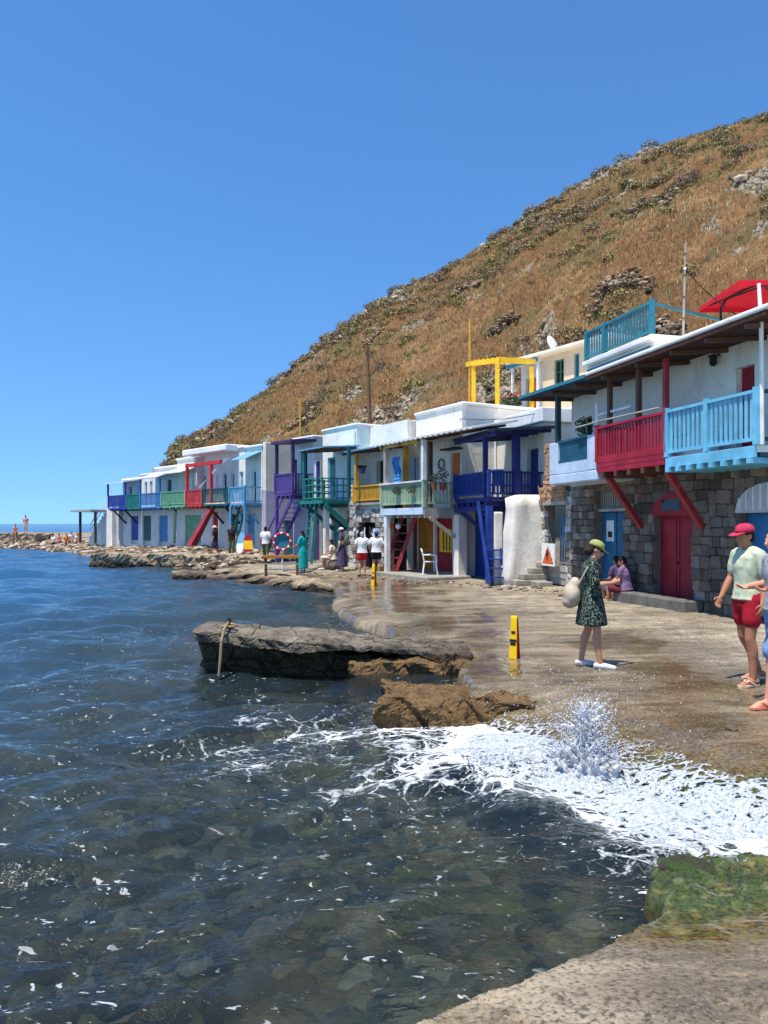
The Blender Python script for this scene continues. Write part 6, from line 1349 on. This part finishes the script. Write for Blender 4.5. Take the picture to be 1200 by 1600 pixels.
pl, pr = hold(m_, (0, -.22, 1.22), 0); bp_ = empty('backpack', pl, pr, 'green backpack on the woman in the plum skirt', 'bag'); b = MB(); b.ball((0, 0, 0), (.15, .1, .22), 14, 10); b.ball((0, -.07, -.08), (.11, .07, .11), 10, 8); remeshed(b.build('pack', 'olive', bp_, True), .016, 3); MB().loft([(-.1, .06, .16), (-.1, .16, .2), (-.1, .3, .1), (-.1, .2, -.12)], .015, 6).loft([(.1, .06, .16), (.1, .16, .2), (.1, .3, .1), (.1, .2, -.12)], .015, 6).build('strap', 'olive', bp_)
a = on(521, D=30.2); person('seated person in cream clothes between the turquoise and plum dressed women', a, R(80), 1.6, SIT, 'skin_a', dress='cream', hair='hair_dark', shoes='shoe_white', vox=.016, female=True, hemz=.3)
stl = empty('squat_boulder', (a[0], a[1]+.0, a[2]), 0, 'low stone block under the seated person in cream', 'boulder'); link(rock_mesh('seat_block', 'wet_stone', 33, 2, .15, 1), 'block', stl, (.05, 0, .17), None, (.3, .3, .26))
person('man in white shirt walking below the purple stair', on(415, D=35.5), R(-10), 1.7, pose(knee=((-.1, .1, .5), (.1, -.02, .5)), ank=((-.1, .12, .085), (.1, -.16, .1))), 'skin_b', top='cloth_white', bottom='olive', hair='hair_dark', shoes='cloth_black', vox=.02, leg=1.6)
person('person in dark clothes and pale hat striding before the red door', on(336, D=40.5), R(75), 1.72, pose(knee=((-.1, .14, .52), (.1, -.04, .5)), ank=((-.1, .22, .085), (.1, -.25, .12))), 'skin_b', top='cloth_black', bottom='plum', hair='hair_dark', hat=('hat', 'hat_straw'), shoes='shoe_white', vox=.02, leg=.7)
person('person in black vest and khaki trousers beside the paddle boards', on(362, D=40.8), R(170), 1.74, STAND, 'skin_b', top='cloth_black', bottom='olive', hair='hair_brown', shoes='cloth_black', vox=.02, leg=1.8, sleeve=.2)
# --- far people on the point
pz = 1.28
person('standing bather in pink on the low far pier', (*at(40, 71.5, 0)[:2], pz), R(180), 1.7, STAND, 'skin_c', top='pink_cloth', bottom='cream', hair='hair_dark', shoes=None, vox=.025, leg=.5)
person('bather sitting on the edge of the low far pier', (*at(24, 70.3, 0)[:2], pz-.42), R(190), 1.7, SIT, 'skin_c', bottom='cloth_black', hair='hair_dark', shoes=None, vox=.025, leg=.4)
for k, (px, D_, tp, lab) in enumerate([(84, 66, 'cloth_white', 'leftmost seated bather of the group on the far beach, in white'), (93, 67, None, 'bare backed bather sitting on the far beach'), (104, 65, 'orange_cloth', 'bather in orange sitting in the middle of the far beach group'), (111, 66.5, 'cloth_white', 'bather in white sitting beside the one in orange'), (120, 64, 'cream', 'rightmost seated bather of the far group, near the timber shelter')]):
    x_, y_, z_ = on(px, D=D_); person(lab, (x_, y_, z_-.22), R(150+25*k), 1.65, SIT, 'skin_c', top=tp, bottom='cloth_black', hair='hair_dark', shoes=None, vox=.025, leg=.4, group='bathers on the far beach')
# ================================================================ breaking wave
q = NT('foam_white'); v = q.pos(); n1 = q.noise(v, 30, 5, .72); n2 = q.noise(v, 6, 5, .65, .6); fm = q.attr('fm')
ce = q.voro(q.mapv(v, (1, 1.3, .2)), 9, 'DISTANCE_TO_EDGE'); ce2 = q.voro(q.mapv(v, (1, 1.3, .2)), 24, 'DISTANCE_TO_EDGE')
lace = q.math('ADD', q.math('MULTIPLY', ce, -2.2), q.math('MULTIPLY', ce2, -1.2))
al = q.ramp(q.math('ADD', q.math('ADD', q.math('MULTIPLY', fm, .85), lace), q.math('ADD', q.math('ADD', q.math('MULTIPLY', n2, .8), q.math('MULTIPLY', q.noise(v, 1.9, 4, .6, .5), 1.0)), q.math('MULTIPLY', q.math('SUBTRACT', n1, .5), .6))), [(.68, 0), (1.5, .95)])
c = q.mix(q.ramp(n1, [(.34, 0), (.62, 1)]), lin((150, 164, 172)), lin((226, 230, 233)))
sh = q.pbsdf(c, .7, q.bump(q.math('ADD', n1, n2), .9, .035), .25)
tr = q.n('BsdfTransparent'); mx = q.n('MixShader'); q.l(al, mx.inputs[0]); q.l(tr.outputs[0], mx.inputs[1]); q.l(sh, mx.inputs[2]); q.done(mx.outputs[0])
q = NT('spray'); lw = q.n('LayerWeight'); lw.inputs[0].default_value = .35
gl = q.n('BsdfGlass'); gl.inputs['IOR'].default_value = 1.2; gl.inputs['Roughness'].default_value = .1; df = q.pbsdf((.88, .9, .92), .4, None, .5)
tl = q.n('BsdfTranslucent'); tl.inputs[0].default_value = (.9, .92, .95, 1); m1 = q.n('MixShader'); m1.inputs[0].default_value = .35; q.l(df, m1.inputs[1]); q.l(tl.outputs[0], m1.inputs[2])
m2 = q.n('MixShader'); m2.inputs[0].default_value = .22; q.l(m1.outputs[0], m2.inputs[1]); q.l(gl.outputs[0], m2.inputs[2]); q.done(m2.outputs[0])
gx, gy = np.meshgrid(np.linspace(.2, 5.2, 400), np.linspace(4.1, 8.8, 380), indexing='ij')
sdf = poly_sdf(FOAMP, gx, gy); gzv, _, _ = ground_z(gx, gy)
n_a = fbm(gx*1.6, gy*1.6, 4); n_b = np.abs(fbm(gx*3.2+4*0+.5*fbm(gx*2, gy*2, 2), gy*3.2, 4)); n_c = fbm(gx*9, gy*9, 3)
mask = sdf+.22*n_a+.06*n_c
thick = sstep(-.45, .45, mask)
sp0 = np.exp(-(((gx-1.78)/.32)**2+((gy-6.75)/.35)**2)); sp1 = np.exp(-(((gx-1.05)/.35)**2+((gy-6.75)/.3)**2))
wz = waves(gx, gy, np.full_like(gx, .03))*.45
hz = np.maximum(gzv, wz)+.012+sstep(0, .5, mask)*(.02+.05*np.abs(fbm(gx*2.4, gy*2.4, 4))+.03*np.abs(n_c)+.03*n_b)+.22*sp0*(.5+.7*np.abs(n_c))+.10*sp1
hole = (mask < -.45) | (gzv > .19+.03*n_c)
F = grid_faces(*gx.shape); keep = ~hole.ravel()[F].any(1); used, inv = np.unique(F[keep], return_inverse=True)
tag(np_obj('surf_foam', np.stack([gx, gy, hz], -1).reshape(-1, 3)[used], inv.reshape(-1, 4), 'foam_white', attrs={'fm': thick.ravel()[used]}), 'white foam of the wave breaking over the quay edge', 'foam', kind='stuff')
# upward splash: twisting tongues of water and flying drops
rr = random.Random(21); b = MB(); base = Vector((1.78, 6.7, .1)); drops = MB()
def tongue(p, d, L, r0, curl, n=9):
    P_, R_ = [], []; q_ = Vector(p); d = Vector(d).normalized()
    for i in range(n):
        t = i/(n-1); P_.append(q_.copy()); R_.append(max(.006, r0*(1-t)**.8*(1+.35*math.sin(i*2.3+p[0]*9)))); q_ += d*L/n; d = (d+Vector((curl[0], curl[1], -.18))*.35+Vector((rr.gauss(0, .12), rr.gauss(0, .12), rr.gauss(0, .08)))).normalized()
    b.loft(P_, R_, 8); return P_[-1]
ends = []
for k in range(90):
    a = rr.uniform(0, 6.28); o_ = rr.random()**.6*.22; t = rr.random()**1.5; p = base+Vector((math.cos(a)*o_*1.1, math.sin(a)*o_, -.08)); ends.append(tongue(tuple(p), (math.cos(a)*.22-.04, math.sin(a)*.2, 1), (.62-1.5*o_)*rr.uniform(.45, 1.0), rr.uniform(.018, .05), (math.cos(a)*.2, math.sin(a)*.2), 9))
for k in range(150):
    a = rr.uniform(0, 6.28); t = rr.random(); p = base+Vector((math.cos(a)*.10*(1.3-t), math.sin(a)*.10*(1.3-t), -.05+.5*t)); ends.append(tongue(tuple(p), (math.cos(a)*.5, math.sin(a)*.4, 1), rr.uniform(.05, .2), rr.uniform(.006, .014), (math.cos(a)*.3, math.sin(a)*.3), 7))
for k in range(38):
    a = rr.uniform(0, 6.28); t = rr.uniform(.1, .9); p = base+Vector((math.cos(a)*.08, math.sin(a)*.08, .55*t)); ends.append(tongue(tuple(p), (math.cos(a)*.75, math.sin(a)*.6, 1.0), rr.uniform(.08, .26), rr.uniform(.010, .022), (math.cos(a)*.5, math.sin(a)*.3), 8))
for k in range(6): a = rr.uniform(2.5, 4.0); ends.append(tongue((base.x-.05, base.y, .35), (math.cos(a)*.9, math.sin(a)*.4, .9), rr.uniform(.3, .5), .014, (math.cos(a)*.5, 0), 12))
for k in range(160): a = rr.uniform(0, 6.28); o_ = rr.random()**.7*.42; b.ball((1.08+math.cos(a)*o_, 6.8+math.sin(a)*o_*.6, .02+rr.random()*.16*(1-o_*2)), rr.uniform(.006, .016), 7, 5)
for k in range(40): a = rr.uniform(0, 6.28); o_ = rr.random()*.35; ends.append(tongue((1.1+math.cos(a)*o_, 6.82+math.sin(a)*o_, .05), (math.cos(a)*.5, math.sin(a)*.4, .8), rr.uniform(.08, .2), rr.uniform(.008, .02), (math.cos(a)*.4, .0)))
for k in range(240): t = rr.random(); b.ball((1.75+1.3*t+rr.gauss(0, .10), 6.65-1.15*t+rr.gauss(0, .16), .06+abs(rr.gauss(0, .05))), rr.uniform(.005, .014), 7, 5)
SPL = b.build('splash', 'spray', None, True); remeshed(SPL, .0085, 3); dq = SPL.modifiers.new('froth', 'DISPLACE'); tq = bpy.data.textures.new('froth', 'CLOUDS'); tq.noise_scale = .035; tq.noise_depth = 4; dq.texture = tq; dq.texture_coords = 'GLOBAL'; dq.strength = .05; dq.mid_level = .55; tag(SPL, 'tall white splash thrown up where the wave hits the quay', 'splash', kind='stuff')
for k in range(2600):
    if k < 2200: e = rr.choice(ends); p = e+Vector((rr.gauss(0, .06), rr.gauss(0, .06), rr.gauss(.02, .06)))
    else: p = Vector((base.x+rr.gauss(0, .42), base.y+rr.gauss(.1, .35), rr.uniform(.2, .95)))
    if p.z < .12: continue
    drops.ball(p, rr.uniform(.002, .0065)*(1.5 if rr.random() < .05 else 1), 6, 4)
tag(drops.build('spray_drops', 'spray', None, True), 'drops of spray flying round the splash', 'spray', kind='stuff')
# ---------------------------------------------------------------- turn remeshed bodies into plain meshes
bpy.context.view_layer.update(); dg = bpy.context.evaluated_depsgraph_get()
for o in BAKE:
    me = bpy.data.meshes.new_from_object(o.evaluated_get(dg), preserve_all_data_layers=False, depsgraph=dg); mats = [m for m in o.data.materials]
    o.modifiers.clear(); me.name = o.name; o.data = me
    if not me.materials:
        for m in mats: me.materials.append(m)
    me.polygons.foreach_set('use_smooth', [True]*len(me.polygons))
